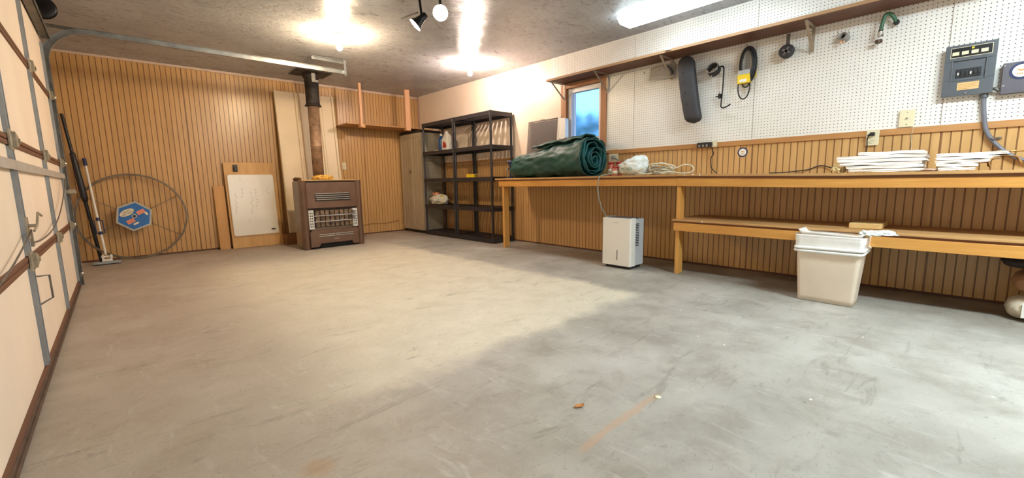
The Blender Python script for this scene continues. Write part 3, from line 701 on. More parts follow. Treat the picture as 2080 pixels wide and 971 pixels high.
# ================================================================== FAR WALL SHELF
FS = thing('hanging_shelf', 'plywood shelf hung from the ceiling on two pine posts at the far wall', 'shelf', (3.5, 6.95, 1.80))
b = MB(); b.box((2.76, 6.665, 1.812), (XR-0.01, YF-0.006, 1.830)); b.build('board', wood('shelf_plywood', (172, 122, 72), (192, 142, 90), 'x'), FS, bevel=0.002)
b = MB(); b.box((2.95, 6.652, 1.768), (3.04, 6.715, 1.8115)); b.build('cleat', M_plyz2, FS)
b = MB(); b.box((3.76, 6.652, 1.768), (3.85, 6.715, 1.8115)); b.build('cleat', M_plyz2, FS)
b = MB(); b.box((2.955, 6.626, 1.775), (2.993, 6.664, 2.445)); b.build('post', M_post, FS, bevel=0.002)
b = MB(); b.box((3.755, 6.626, 1.775), (3.843, 6.664, 2.445)); b.build('post', M_post, FS, bevel=0.002)

# ================================================================== GAS HEATER, FLUE
ST = thing('gas_heater', 'brown enamel gas room heater standing against the far wall', 'heater', (2.22, 6.25, 0))
sx0, sx1, sy, sb, sz = 1.800, 2.640, 6.030, 6.40, 0.925
b = MB(); b.box((sx0+0.012, sy+0.07, 0.03), (sx1-0.012, sb, sz-0.005)); b.build('case', M_enamel2, ST, bevel=0.006)
def vprism(b, poly, z0, z1): b.prism(poly, 'z', z0, z1)
for a, c, m_ in ((sx0, sx0+0.085, 1), (sx1-0.085, sx1, -1)):
    b = MB(); poly = [(a, sy+0.10), (a, sy+0.03)]+[(a+(c-a)*k/8, sy+0.03-0.028*sin(pi*(k/8)**(1 if m_ > 0 else 1))) for k in range(1, 8)]+[(c, sy+0.03), (c, sy+0.10)]
    b.prism(poly, 'z', 0.0, sz); b.build('side_pillar', M_enamel, ST)
b = MB(); b.box((sx0+0.085, sy+0.03, 0.56), (sx1-0.085, sy+0.07, sz-0.015)); b.build('front_panel', M_enamel, ST, bevel=0.004)
b = MB(); b.box((sx0+0.10, sy+0.032, sz-0.012), (sx1-0.10, sy+0.07, sz-0.001)); b.build('dark_gap', M_dark, ST)
b = MB()
for k in range(4):
    z = 0.752-k*0.027; b.box((1.990+0.006*k, sy+0.022, z), (2.465, sy+0.029, z+0.013))
b.build('upper_louvre', M_chrome, ST, bevel=0.002)
b = MB()
for k in range(4):
    z = 0.738-k*0.027; b.box((1.985, sy+0.0265, z), (2.47, sy+0.0298, z+0.013))
b.build('louvre_slot', M_dark, ST)
# burner window
b = MB(); b.box((sx0+0.085, sy+0.068, 0.29), (sx1-0.085, sy+0.075, 0.56)); b.box((1.95, sy+0.12, 0.28), (2.50, sy+0.125, 0.55)); b.build('firebox_back', plain('firebox', (66, 50, 40), 0.7, var=0.3, vs_=18), ST)
b = MB()
for k in range(8):
    x = 1.985+k*0.066; b.box((x, sy+0.045, 0.30), (x+0.05, sy+0.067, 0.525))
b.build('radiant_plaque', plain('sooty_radiants', (118, 96, 76), 0.7, var=0.35, vs_=22, bump=0.4, bs=80), ST)
b = MB()
for z in (0.375, 0.455): b.cyl((1.955, sy+0.022, z), (2.495, sy+0.022, z), 0.008, n=8)
b.build('guard_bars', M_chrome, ST)
for x0 in (1.885, 2.490):
    b = MB(); b.box((x0, sy+0.018, 0.275), (x0+0.068, sy+0.067, 0.535)); p_ = b.build('side_plate', M_white if False else plain('pale_grey_plate', (196, 196, 192), 0.35), ST, bevel=0.004)
    for k in range(6):
        for q_ in range(2): b = MB(); b.cyl((x0+0.022+0.024*q_, sy+0.014, 0.315+0.036*k), (x0+0.022+0.024*q_, sy+0.019, 0.315+0.036*k), 0.008, n=8); b.build('vent_hole', M_dark, p_)
    if x0 > 2:
        for z in (0.49, 0.42):
            b = MB(); b.cyl((x0+0.002, sy-0.012, z), (x0+0.002, sy+0.018, z), 0.020, 0.024, n=16); b.build('knob', M_chrome, p_)
b = MB()
yy0 = sy+0.005
b.prism([(sx0+0.085, 0.03), (1.99, 0.03), (2.02, 0.075), (2.45, 0.075), (2.48, 0.03), (sx1-0.085, 0.03), (sx1-0.085, 0.235), (sx1-0.11, 0.262), (sx0+0.11, 0.262), (sx0+0.085, 0.235)], 'y', yy0, sy+0.07)
b.build('lower_panel', M_enamel, ST, bevel=0.006)
b = MB()
for k in range(2):
    z = 0.192-k*0.024; b.box((2.00, sy-0.001, z), (2.215, sy+0.004, z+0.010)); b.box((2.225, sy-0.001, z), (2.475, sy+0.004, z+0.010))
b.build('lower_louvre', M_chrome, ST)
b = MB(); b.box((2.195, sy+0.0, 0.122), (2.265, sy+0.0045, 0.130)); b.build('badge', M_chrome, ST)
b = MB(); b.box((2.02, sy+0.05, 0.0), (2.46, sy+0.12, 0.06)); b.build('toe_recess', M_dark, ST)
b = MB(); b.box((sx0+0.02, sy+0.02, sz), (sx1+0.0, sb, sz+0.012)); b.build('top_plate', M_enamel, ST, bevel=0.003)
HB = MB(); HB.box((sx0+0.03, sy+0.015, sz+0.0125), (sx1-0.09, sb-0.02, sz+0.022)); tag(HB.build('board_scrap', wood('thin_board', (214, 172, 104), (228, 190, 124), 'x')), 'thin pale board lying on top of the brown heater', 'board')
tag(blob((2.14, 6.13, sz+0.047), (0.125, 0.075, 0.038), 2.0, 0.5, flat=0.64, fr=3.4).build('work_gloves', plain('yellow_suede', (226, 176, 84), 0.8, var=0.12, vs_=30, bump=0.3, bs=60)), 'crumpled yellow work gloves on the heater in front of the flue', 'gloves')
tag(blob((1.845, 6.26, sz+0.032), (0.045, 0.06, 0.024), 6.0, 0.5, flat=0.75, fr=3.4).build('brown_rag', plain('brown_rag_cloth', (108, 76, 52), 0.9, var=0.2, vs_=30)), 'small brown rag on the left end of the heater top', 'rag')
FP = thing('flue_pipe', 'rusty stove pipe rising from the heater into a dark ceiling collar', 'flue pipe', (2.18, 6.46, 0.9))
fx, fy = 2.20, 6.47
b = MB(); b.lathe([(0.075, 0.9375), (0.075, 1.42), (0.079, 1.425), (0.079, 1.44), (0.075, 1.445), (0.075, 2.02)], (fx, fy, 0), n=28); b.build('pipe', M_rust, FP)
b = MB(); b.lathe([(0.110, 1.985), (0.112, 1.99), (0.095, 2.01), (0.090, 2.03), (0.092, 2.36), (0.108, 2.37), (0.108, 2.43)], (fx, fy, 0), n=28); b.build('collar', M_burnt, FP)
b = MB(); b.box((fx-0.03, fy-0.112, 2.31), (fx+0.02, fy-0.104, 2.42)); b.box((fx-0.03, fy-0.115, 2.30), (fx+0.055, fy-0.106, 2.33)); b.build('collar_tag', M_steel, FP)
b = MB(); b.box((fx-0.23, fy-0.20, 2.428), (fx+0.23, fy+0.20, 2.437)); b.build('ceiling_plate', M_burnt, FP)

# ================================================================== LEANING SHEETS ON THE FAR WALL
def lean(yb, zb, yt, zt):   # returns matrix: local x -> X, local z along the sheet, local y = thickness toward the room (-Y)
    d = Vector((0, yt-yb, zt-zb)).normalized(); n_ = Vector((0, -d.z, d.y))
    return Matrix(((1, 0, 0, 0), (0, n_.y, d.y, yb), (0, n_.z, d.z, zb), (0, 0, 0, 1)))
# cream ribbed sheet
b = MB()
prof = []
W1 = 0.86; ribs = [(0.0, 0.0), (0.005, 0.03), (0.03, 0.03), (0.035, 0.012), (0.27, 0.012), (0.285, 0.03), (0.30, 0.03), (0.315, 0.006), (0.335, 0.006), (0.35, 0.034), (0.40, 0.034), (0.415, 0.012), (0.62, 0.012), (0.635, 0.03), (0.655, 0.03), (0.67, 0.012), (0.82, 0.012), (0.83, 0.03), (0.855, 0.03), (0.86, 0.0)]
Ml = lean(6.93, 0.165, 7.125, 2.27)
Lg = 2.11
vs = [Ml @ Vector((1.868+x, d, 0)) for x, d in ribs]+[Ml @ Vector((1.868+x, d, Lg)) for x, d in ribs]; n = len(ribs)
b.add(vs, [(k, k+1, n+k+1, n+k) for k in range(n-1)], False)
o = b.build('ribbed_panel', M_creamsheet); q = o.modifiers.new('solid', 'SOLIDIFY'); q.thickness = 0.006; q.offset = 0
tag(o, 'tall cream ribbed sheet leaning on the far wall behind the heater', 'panel')
b = MB(); b.box((1.80, 6.84, 0.0), (2.78, 7.06, 0.158)); tag(b.build('wood_crate', wood('dark_crate', (120, 80, 46), (142, 98, 58), 'x'), bevel=0.004), 'low brown wood box behind the heater under the ribbed sheet', 'box')
Mb = lean(7.035, 0.0, 7.155, 1.212)
PB = thing('plywood_board', 'upright plywood board behind the whiteboard, leaning on the far wall', 'board', (1.47, 7.06, 0))
b = MB(); b.box((1.150, 0.0, 0.0), (1.800, 0.016, 1.218)); b.build('sheet', M_plyz, PB, M=Mb, bevel=0.001)
b = MB(); b.box((1.262, 0.0165, 1.085), (1.318, 0.030, 1.185)); b.box((1.270, 0.030, 1.10), (1.31, 0.042, 1.15)); b.build('black_clip', M_black, PB, M=Mb, bevel=0.006)
WB = thing('whiteboard', 'whiteboard with faint writing resting against the plywood board', 'whiteboard', (1.47, 7.05, 0.17))
b = MB(); b.prism(rrect(1.172, 1.762, 0.165, 1.050, 0.03), 'y', 0.0175, 0.030); b.build('frame', plain('tan_board_edge', (206, 172, 132), 0.4), WB, M=Mb)
b = MB(); b.prism(rrect(1.182, 1.752, 0.177, 1.040, 0.028), 'y', 0.0305, 0.0325); b.build('face', M_wb, WB, M=Mb)
b = MB(); b.box((1.655, 0.033, 0.232), (1.705, 0.045, 0.250)); b.build('magnet', M_black, WB, M=Mb)
rng = random.Random(5)
def scribble(cx, cz_, n, s, vert=True):
    b = MB()
    for k in range(n):
        x0 = cx+rng.uniform(-0.012, 0.012); z0 = cz_-k*s
        for q_ in range(2):
            a = rng.uniform(0, 6.28); L = s*0.42; p = Vector((x0, 0, z0)); d = Vector((cos(a), 0, sin(a)))*L; w_ = Vector((-sin(a), 0, cos(a)))*0.0016
            y = 0.0331; vs = [p-d-w_, p+d-w_, p+d+w_, p-d+w_]
            b.add([(v.x, y, v.z) for v in vs], [(0, 1, 2, 3)], False)
    return b
for args in ((1.245, 0.76, 8, 0.037), (1.44, 0.78, 9, 0.037), (1.51, 0.82, 6, 0.045), (1.33, 0.83, 3, 0.05), (1.34, 0.985, 1, 0.05), (1.66, 0.86, 3, 0.045), (1.39, 0.40, 2, 0.03)):
    scribble(*args).build('writing', M_ink, WB, M=Mb, solid=0.0006)
b = MB(); Mn = lean(7.10, 0.0, 7.160, 0.88); b.box((1.008, 0, 0), (1.135, 0.014, 0.885)); tag(b.build('narrow_board', M_plyz2, M=Mn, bevel=0.001), 'narrow pale board leaning left of the plywood board', 'board')

# ================================================================== HOOP WITH BLUE HUB
HP = thing('wire_hoop', 'large grey wheel hoop with a blue hexagonal hub, leaning on the far wall', 'hoop', (0.15, 7.1, 0))
Mh = lean(7.02, 0.0, 7.13, 1.06)
cx_, cz2, RR = 0.152, 0.532, 0.522
def ring(cx, cz, r, y, n=72): return [(cx+r*cos(2*pi*k/n), y, cz+r*sin(2*pi*k/n)) for k in range(n)]
b = MB(); b.tube(ring(cx_, cz2, RR, 0.012), 0.0095, 8, closed=True); b.tube(ring(cx_, cz2, RR-0.012, 0.024), 0.005, 6, closed=True); b.build('hoop_rim', M_ringtube, HP, M=Mh)
for k in range(6):
    a = radians(28+60*k); b = MB()
    for da in (-0.012, 0.012): b.tube([(cx_+0.12*cos(a+da*3), 0.020, cz2+0.12*sin(a+da*3)), (cx_+RR*cos(a+da), 0.012, cz2+RR*sin(a+da))], 0.0028, 6)
    b.build('spoke', M_ringtube, HP, M=Mh)
def ngon(cx, cz, r, rot, n=6): return [(cx+r*cos(radians(rot)+2*pi*k/n), cz+r*sin(radians(rot)+2*pi*k/n)) for k in range(n)]
b = MB(); b.prism(ngon(cx_, cz2, 0.188, 22), 'y', 0.0, 0.055); hub = b.build('hub_box', plain('grey_hub_casing', (176, 172, 164), 0.45, 0.3), HP, M=Mh, bevel=0.006)
b = MB(); b.prism(ngon(cx_, cz2, 0.166, 22), 'y', 0.0555, 0.0575); b.build('hub_label', M_labelblue, hub, M=Mh)
b = MB(); b.cyl((cx_, 0.056, cz2), (cx_, 0.062, cz2), 0.028, n=20); b.cur = 1; b.cyl((cx_, 0.060, cz2), (cx_, 0.064, cz2), 0.013, n=14); b.build('hub_cap', [M_galv, M_dark], hub, M=Mh)
ca, sa = cos(radians(28)), sin(radians(28))
def lab(u, w): return (cx_+u*ca-w*sa, cz2+u*sa+w*ca)
b = MB(); b.prism([lab(0.075*cos(a)-0.035, 0.038*sin(a)+0.072) for a in [2*pi*k/24 for k in range(24)]], 'y', 0.058, 0.0590); b.build('hub_oval', M_labelcr, hub, M=Mh)
for u, w, ww, hh, m_ in ((0.080, 0.012, 0.040, 0.024, M_labelor), (-0.062, -0.036, 0.040, 0.024, M_labelor), (0.115, -0.030, 0.012, 0.020, M_labelcr), (-0.035, -0.085, 0.028, 0.010, M_labelcr)):
    b = MB(); b.prism([lab(u-ww, w-hh), lab(u+ww, w-hh), lab(u+ww, w+hh), lab(u-ww, w+hh)], 'y', 0.058, 0.0590); b.build('hub_sticker', m_, hub, M=Mh)
for body, u, w, s_ in (("JACK'S", -0.030, 0.083, 0.026), ("DELMARNO", -0.030, 0.058, 0.023)):
    px_, pz_ = lab(u, w)
    T = Mh @ Matrix(((ca, -sa, 0, px_), (0, 0, 1, 0.0595), (sa, ca, 0, pz_), (0, 0, 0, 1)))
    text_mesh('hub_lettering', body, M_blackmetal, s_, T, hub)

# squeegee / floor scraper
SQ = thing('floor_squeegee', 'white handled floor squeegee with a blue cap, leaning by the hoop', 'squeegee', (-0.14, 6.84, 0))
pb, pt_ = Vector((-0.145, 6.85, 0.05)), Vector((-0.215, 7.13, 1.20))
def P_(t): return pb.lerp(pt_, t)
b = MB(); b.cyl(P_(0.05), P_(0.96), 0.011, n=12); b.build('handle', M_white, SQ)
b = MB(); b.cyl(P_(0.955), P_(1.03), 0.017, n=12); b.build('grip_cap', M_blue, SQ)
b = MB(); 
def rectloop(t0, t1, w): a, c = P_(t0), P_(t1); return [a+Vector((-w, -0.02, 0)), c+Vector((-w, -0.02, 0)), c+Vector((w, -0.02, 0)), a+Vector((w, -0.02, 0))]
b.tube([p for p in rectloop(0.27, 0.40, 0.034)], 0.006, 8, closed=True); b.cyl(P_(0.255), P_(0.285), 0.019, n=12); b.cyl(P_(0.395), P_(0.425), 0.017, n=12); b.build('wring_lever', M_blue, SQ)
b = MB(); b.box((-0.185, 6.80, 0.035), (-0.095, 6.86, 0.060)); b.box((-0.185, 6.81, 0.06), (-0.165, 6.85, 0.11)); b.box((-0.115, 6.81, 0.06), (-0.095, 6.85, 0.11)); b.cyl((-0.19, 6.83, 0.09), (-0.09, 6.83, 0.09), 0.01); b.build('yoke', M_white, SQ, bevel=0.004)
b = MB(); b.box((-0.265, 6.765, 0.010), (-0.02, 6.835, 0.034)); b.build('head', plain('grey_head', (160, 166, 172), 0.4, 0.3), SQ, bevel=0.004)
b = MB(); b.box((-0.26, 6.79, 0.0), (-0.025, 6.80, 0.0095)); b.build('blade', M_rubber, SQ)
UM = thing('black_pole', 'black furled pole leaning in the corner by the door track', 'pole', (-0.2, 7.02, 0))
a0, a1 = Vector((-0.195, 7.03, 0.0)), Vector((-0.345, 7.14, 1.735))
b = MB(); b.cyl(a0, a1, 0.019, 0.015, n=12); b.build('shaft', M_blackmetal, UM)
b = MB(); b.tube([a0.lerp(a1, t_) for t_ in (0.42, 0.45, 0.55, 0.68, 0.74, 0.75)], 0.03, 12, rs=[0.022, 0.031, 0.031, 0.027, 0.026, 0.018]); b.build('sleeve', M_black, UM)
# light switch, far wall
LS = thing('light_switch', 'ivory light switch plate on the beadboard right of the heater', 'switch', (2.866, YF, 1.12))
b = MB(); b.box((2.831, YF-0.008, 1.125), (2.901, YF-0.001, 1.240)); b.build('plate', M_ivory, LS, bevel=0.003)
b = MB(); b.box((2.861, YF-0.018, 1.170), (2.871, YF-0.008, 1.194)); b.build('toggle', M_ivory, LS)
b = MB(); b.tube([(2.66+1.15*k/16, YF-0.012, 0.155+0.03*(k/16)+0.01*sin(k*0.9)) for k in range(17)], 0.005, 6); tag(b.build('extension_cord', M_kraft), 'brown cord running low along the far wall right of the heater', 'cord')

# ================================================================== LIGHT FIXTURES
def bulb(label, x, y, colr, st, zc):
    B = thing('ceiling_bulb', label, 'lamp', (x, y, zc))
    b = MB(); b.lathe([(0.058, zc), (0.056, zc-0.010), (0.036, zc-0.022), (0.027, zc-0.045), (0.022, zc-0.060), (0.0, zc-0.060)], (x, y, 0), n=24); b.build('socket', M_white, B)
    b = MB(); zb = zc-0.062
    b.lathe([(0.0, zb), (0.013, zb), (0.014, zb-0.02), (0.024, zb-0.045), (0.030, zb-0.065), (0.027, zb-0.085), (0.015, zb-0.098), (0.0, zb-0.101)], (x, y, 0), n=16)
    b.build('bulb', emit('bulb_glow', colr, st), B)
bulb('bare bulb in a porcelain socket nearest the flue, glowing yellow', 1.895, 4.648, (1.0, 0.78, 0.50), L_BULB1, 2.440)
bulb('bare bulb on the ceiling nearest the right wall, glowing pinkish white', 3.64, 4.675, (1.0, 0.80, 0.68), L_BULB2, 2.448)
TL = thing('track_light', 'black track light with two lit spot heads at the top of the room', 'lamp', (2.03, 3.1, 2.42))
b = MB(); b.box((1.985, 2.62, 2.412), (2.045, 3.30, 2.4355)); b.build('track', M_blackmetal, TL, bevel=0.003)
b = MB(); b.cyl((2.02, 3.28, 2.30), (2.02, 3.56, 2.33), 0.006, n=8); b.build('rod', M_blackmetal, TL)
def spot(px, py, aim, hz=2.24, top=None):
    c = Vector((px, py, hz)); d = Vector(aim).normalized(); u, w = MB().frame(d)
    b = MB(); tp = top or (px, py, 2.412); b.cyl(tp, c-d*0.03, 0.011, n=10)
    n = 24; prof = [(-0.075, 0.0), (-0.075, 0.024), (-0.03, 0.030), (0.015, 0.040), (0.045, 0.058), (0.050, 0.058)]
    vs = [c+d*h+(u*cos(2*pi*k/n)+w*sin(2*pi*k/n))*r for h, r in prof for k in range(n)]
    b.add(vs, [(i*n+k, i*n+(k+1) % n, (i+1)*n+(k+1) % n, (i+1)*n+k) for i in range(len(prof)-1) for k in range(n)], True)
    h_ = b.build('spot_head', M_blackmetal, TL)
    b = MB(); vs = [c+d*hh+(u*cos(2*pi*k/n)+w*sin(2*pi*k/n))*r for hh, r in ((0.040, 0.052), (0.052, 0.045), (0.058, 0.02)) for k in range(n)]+[c+d*0.059]
    b.add(vs, [(i*n+k, i*n+(k+1) % n, (i+1)*n+(k+1) % n, (i+1)*n+k) for i in range(2) for k in range(n)]+[(2*n+k, 2*n+(k+1) % n, 3*n) for k in range(n)], True)
    b.build('reflector_bulb', emit('spot_glow', (1.0, 0.87, 0.70), L_SPOT/10), h_)
spot(2.00, 3.23, (-0.55, 0.35, -0.62), 2.215, (2.02, 3.25, 2.412))
spot(1.99, 2.90, (-0.55, -0.70, -0.50), 2.19, (2.01, 2.95, 2.412))
def fluor(label, x, y0, y1, st):
    Fx = thing('fluorescent_fixture', label, 'lamp', (x, (y0+y1)/2, 2.43))
    b = MB(); b.box((x-0.10, y0+0.005, 2.405), (x+0.10, y1-0.005, 2.4375)); b.build('housing', M_white, Fx, bevel=0.003)
    b = MB(); b.prism([(x-0.135, 2.404), (x-0.135, 2.385), (x-0.085, 2.345), (x+0.085, 2.345), (x+0.135, 2.385), (x+0.135, 2.404)], 'y', y0, y1); b.build('diffuser', emit('fluorescent_glow', (0.80, 0.96, 1.0), st), Fx, bevel=0.006)
fluor('white wraparound fluorescent fixture on the ceiling beside the pegboard wall', 3.775, 1.14, 2.40, L_TUBE)
fluor('added white fluorescent fixture, unseen on the ceiling behind the viewer', 2.6, -1.6, -0.35, L_TUBE_ADDED)  # unseen lamp, added as a source for the cool light on the floor

# ================================================================== THINGS ON THE BENCH
# tarp roll
TP = thing('tarp_roll', 'large dark green canvas tarp rolled up on the bench under the window', 'tarp', (4.0, 3.5, 0.92))
def tarp_center(y):   # y from 2.90 to 4.12
    t = (y-2.90)/1.22
    return 3.985+0.0*t, 0.922+0.215*(1-t)+0.135*t, 0.245*(1-t)+0.215*t, 0.215*(1-t)+0.135*t
def tarp_skin(u, v):
    y = 2.905+1.225*u; cx, cz_, rx, rz = tarp_center(y)
    if u > 0.90: k = math.sqrt(max(0, 1-((u-0.90)/0.10)**2)); rx *= 0.35+0.65*k; rz *= 0.35+0.65*k; cz_ = 0.922+rz
    a = 2*pi*v; ca_, sa_ = cos(a), sin(a)
    px = cx+rx*abs(ca_)**0.85*(1 if ca_ > 0 else -1); pz = cz_+rz*abs(sa_)**0.85*(1 if sa_ > 0 else -1)
    dn = 0.020*NZ(u*3.3, ca_*1.5, sa_*1.5+5, 1.4)+0.014*NZ(u*9, ca_*2+3, sa_*3, 1.6)+0.010*sin((u*9+v*14))*NZ(u*2, v*3, 7, 2)
    px += ca_*dn; pz += sa_*dn*1.2
    return (px, y, max(0.9245, pz))
b = MB(); b.grid(tarp_skin, 64, 80, closev=True)
# far end cap
b.build('outer_wrap', M_tarp, TP, solid=0.008)
# spiral folds visible at the near end
b = MB()
turns = 4.6
def spiral(u, v):
    a = 2*pi*turns*u-0.6; k = 0.95-0.80*u
    y = 2.870+0.16*v+0.030*(1-u)+0.018*noise.noise(Vector((a*0.9, 2.0, 0.4)))
    cx, cz_, rx, rz = tarp_center(2.9)
    jit = 0.22*noise.noise(Vector((cos(a)*1.6, sin(a)*1.6, u*7)))+0.05*sin(a*3+u*9)
    r1 = k*(1+jit)
    return (cx+rx*r1*cos(a)-0.012*u, y, max(0.926, cz_+rz*r1*sin(a)-0.035*u))
b.grid(spiral, 260, 8); b.build('rolled_folds', M_tarpin, TP, solid=0.010)
# flap folded over the top
b = MB()
def flap(u, v):
    y = 3.72-0.74*u
    base = 1.288+0.075*u
    w_ = 0.055+0.11*u
    x = 3.86+0.10*u+(v-0.3)*w_*2.0
    z = base+0.030*sin(pi*min(1, v*1.1))*(0.4+0.6*u)+0.022*NZ(u*5, v*4, 2, 1.2)+0.012*sin(v*16+u*4)*u-0.06*max(0, 0.15-v)-0.05*max(0, v-0.8)
    return (x, y+0.02*NZ(u*3, v*5, 4), z)
b.grid(flap, 40, 22); b.build('top_flap', M_tarp, TP, solid=0.014)
b = MB()
def flap2(u, v):
    y = 3.56-0.52*u
    return (3.84+0.10*u+0.15*v, y, 1.262+0.078*u+0.02*sin(v*7+u*3)+0.012*NZ(u*6, v*5, 11))
b.grid(flap2, 30, 14); b.build('under_flap', M_tarp, TP, solid=0.014)
# blue clamp tool
VS = thing('bench_clamp', 'small dark blue clamp tool at the left end of the bench', 'clamp', (3.93, 4.20, 0.919))
vx, vy = 3.93, 4.205
b = MB(); b.lathe([(0.032, 0.920), (0.034, 0.93), (0.030, 0.95), (0.028, 1.08), (0.040, 1.105), (0.052, 1.125), (0.052, 1.138), (0.0, 1.14)], (vx, vy, 0), n=20); b.build('body', M_blue, VS)
b = MB(); b.lathe([(0.060, 1.140), (0.060, 1.150), (0.0, 1.152)], (vx, vy, 0), n=20); b.build('head', plain('pale_blue_rim', (140, 150, 190), 0.4), VS)
b = MB(); b.cyl((vx-0.045, vy+0.035, 0.905), (vx-0.045, vy+0.035, 1.09), 0.006, n=8); b.cyl((vx-0.045, vy+0.035, 1.03), (vx-0.045, vy+0.035, 1.06), 0.016, n=12); b.box((vx-0.060, vy+0.01, 0.9195), (vx-0.01, vy+0.06, 0.928)); b.build('screw', M_chrome, VS)
# window screens leaning behind tarp
SC = thing('window_screen', 'grey mesh window screen standing on the bench left of the window', 'screen', (4.25, 3.95, 0.92))
Ms = Matrix.Translation((0, 0, 0))
t = NT('insect_mesh'); t.b.inputs['Base Color'].default_value = lin((98, 90, 86)); t.b.inputs['Alpha'].default_value = 0.62; t.b.inputs['Roughness'].default_value = 0.6
sy0, sy1, sz0, sz1 = 3.70, 4.235, 0.921, 1.682
b = MB()
def sp_(y, z, dx=0.0): return (4.215+0.085*(z-0.92)/0.76+dx, y, z)
b.add([sp_(sy0+0.012, sz0+0.02), sp_(sy1-0.01, sz0+0.02), sp_(sy1-0.01, sz1-0.012), sp_(sy0+0.012, sz1-0.012)], [(0, 1, 2, 3)], False); b.build('mesh', t.m, SC, solid=0.001)
b = MB()
def bar(p, q, w): b.tube([p, q], w, 4)
for p, q in ((sp_(sy0, sz0+0.005), sp_(sy0, sz1)), (sp_(sy0, sz1), sp_(sy1, sz1)), (sp_(sy1, sz1), sp_(sy1, sz0+0.005)), (sp_(sy0, sz0+0.012), sp_(sy1, sz0+0.012))): bar(p, q, 0.008)
b.build('frame', plain('taupe_frame', (150, 136, 124), 0.5), SC)
b = MB(); b.box((4.285, 3.93, 1.690), (4.295, 4.00, 1.698)); b.build('pull_tab', M_bracket, SC)
b = MB()
for y in (3.648, 3.671):
    b.add([(4.21, y, 0.921), (4.222, y, 0.921), (4.222, y+0.014, 0.921), (4.21, y+0.014, 0.921), (4.285, y, 1.70), (4.297, y, 1.70), (4.297, y+0.014, 1.70), (4.285, y+0.014, 1.70)], [(0, 3, 2, 1), (4, 5, 6, 7), (0, 1, 5, 4), (1, 2, 6, 5), (2, 3, 7, 6), (3, 0, 4, 7)], False)
tag(b.build('white_strips', M_white), 'two thin white edge strips upright between the mesh screen and the window', 'strip')
b = MB(); b.prism(rrect(3.53, 3.632, 1.405, 1.662, 0.03), 'x', 4.235, 4.298); o = b.build('plastic_case', M_white, bevel=0.012, seg=3)
tag(o, 'rounded white plastic case on the left window casing, lit blue', 'case')
# grey cord hanging over the bench edge
b = MB(); pts = [(4.29, 2.835, 1.13), (4.20, 2.72, 1.09), (4.05, 2.63, 1.02), (3.88, 2.60, 0.945), (3.76, 2.63, 0.926), (3.722, 2.64, 0.915), (3.718, 2.65, 0.88), (3.720, 2.66, 0.80), (3.72, 2.645, 0.70), (3.725, 2.61, 0.58), (3.74, 2.56, 0.50), (3.80, 2.48, 0.508)]
b.tube(pts, 0.006, 8); tag(b.build('extension_cord', M_ropeg), 'grey power cord hanging over the bench edge above the dehumidifier', 'cord')
OT = thing('wall_outlet', 'ivory outlet at the end of the chair rail beside the green tarp', 'outlet', (XR, 2.85, 1.08))
b = MB(); b.box((XR-0.016, 2.800, 1.085), (XR-0.006, 2.925, 1.245)); b.build('plate', M_ivory, OT, bevel=0.003)
b = MB(); b.box((XR-0.045, 2.835, 1.12), (XR-0.016, 2.875, 1.16)); b.build('plug', M_ropeg, OT, bevel=0.004)
# jars
def jar(label, x, y, h, r):
    J = thing('glass_jar', label, 'jar', (x, y, 0.9195), group=None)
    b = MB(); b.lathe([(r*0.9, 0.9195), (r, 0.925), (r, 0.9195+h*0.72), (r*0.82, 0.9195+h*0.82), (r*0.8, 0.9195+h*0.86)], (x, y, 0), n=20); b.build('glass', M_jar, J)
    b = MB(); b.lathe([(r*0.88, 0.9195+h*0.865), (r*0.88, 0.9195+h), (0, 0.9195+h)], (x, y, 0), n=20); b.build('lid', M_red, J)
    b = MB(); b.lathe([(r+0.0006, 0.9195+h*0.18), (r+0.0006, 0.9195+h*0.52)], (x, y, 0), n=20); b.build('label', M_labelcr, J)
jar('tall jar with a red lid nearest the tarp', 4.12, 2.765, 0.155, 0.036)
jar('tall jar with a red lid nearest the white bag', 4.12, 2.665, 0.155, 0.036)
jar('short jar with a red lid in front of the two tall jars', 3.96, 2.605, 0.10, 0.038)
# white bag
WBG = thing('plastic_bag', 'crumpled white plastic bag with green letters on the bench', 'bag', (4.0, 2.40, 0.92))
b = MB(); rs = Vector((0, 0, 0))
def bagf(u, v):
    th = pi*u; ph = 2*pi*v; d = Vector((sin(th)*cos(ph), sin(th)*sin(ph), cos(th)))
    y = d.y; hgt = 0.086+0.075*max(0, -y*0.95+0.1)   # taller towards -Y
    k = 1+0.13*noise.noise(d*2.4+Vector((3, 1, 0)))+0.10*noise.noise(d*6+Vector((1, 8, 0)))+0.05*abs(noise.noise(d*13))
    p = Vector((d.x*0.10*k, d.y*0.165*k, d.z*hgt*k))
    return (4.0+p.x, 2.405+p.y, max(0.9205, 1.000+p.z+0.010*(1 if d.z > 0 else 0)))
b.grid(bagf, 40, 48, closev=True); b.build('bag_body', M_bagw, WBG)
text_mesh('bag_lettering', 'PC ADI', M_green, 0.042, Matrix(((0, 0, -1, 3.8925), (-1, 0, 0, 2.425), (0, 1, 0, 0.985), (0, 0, 0, 1))), WBG)
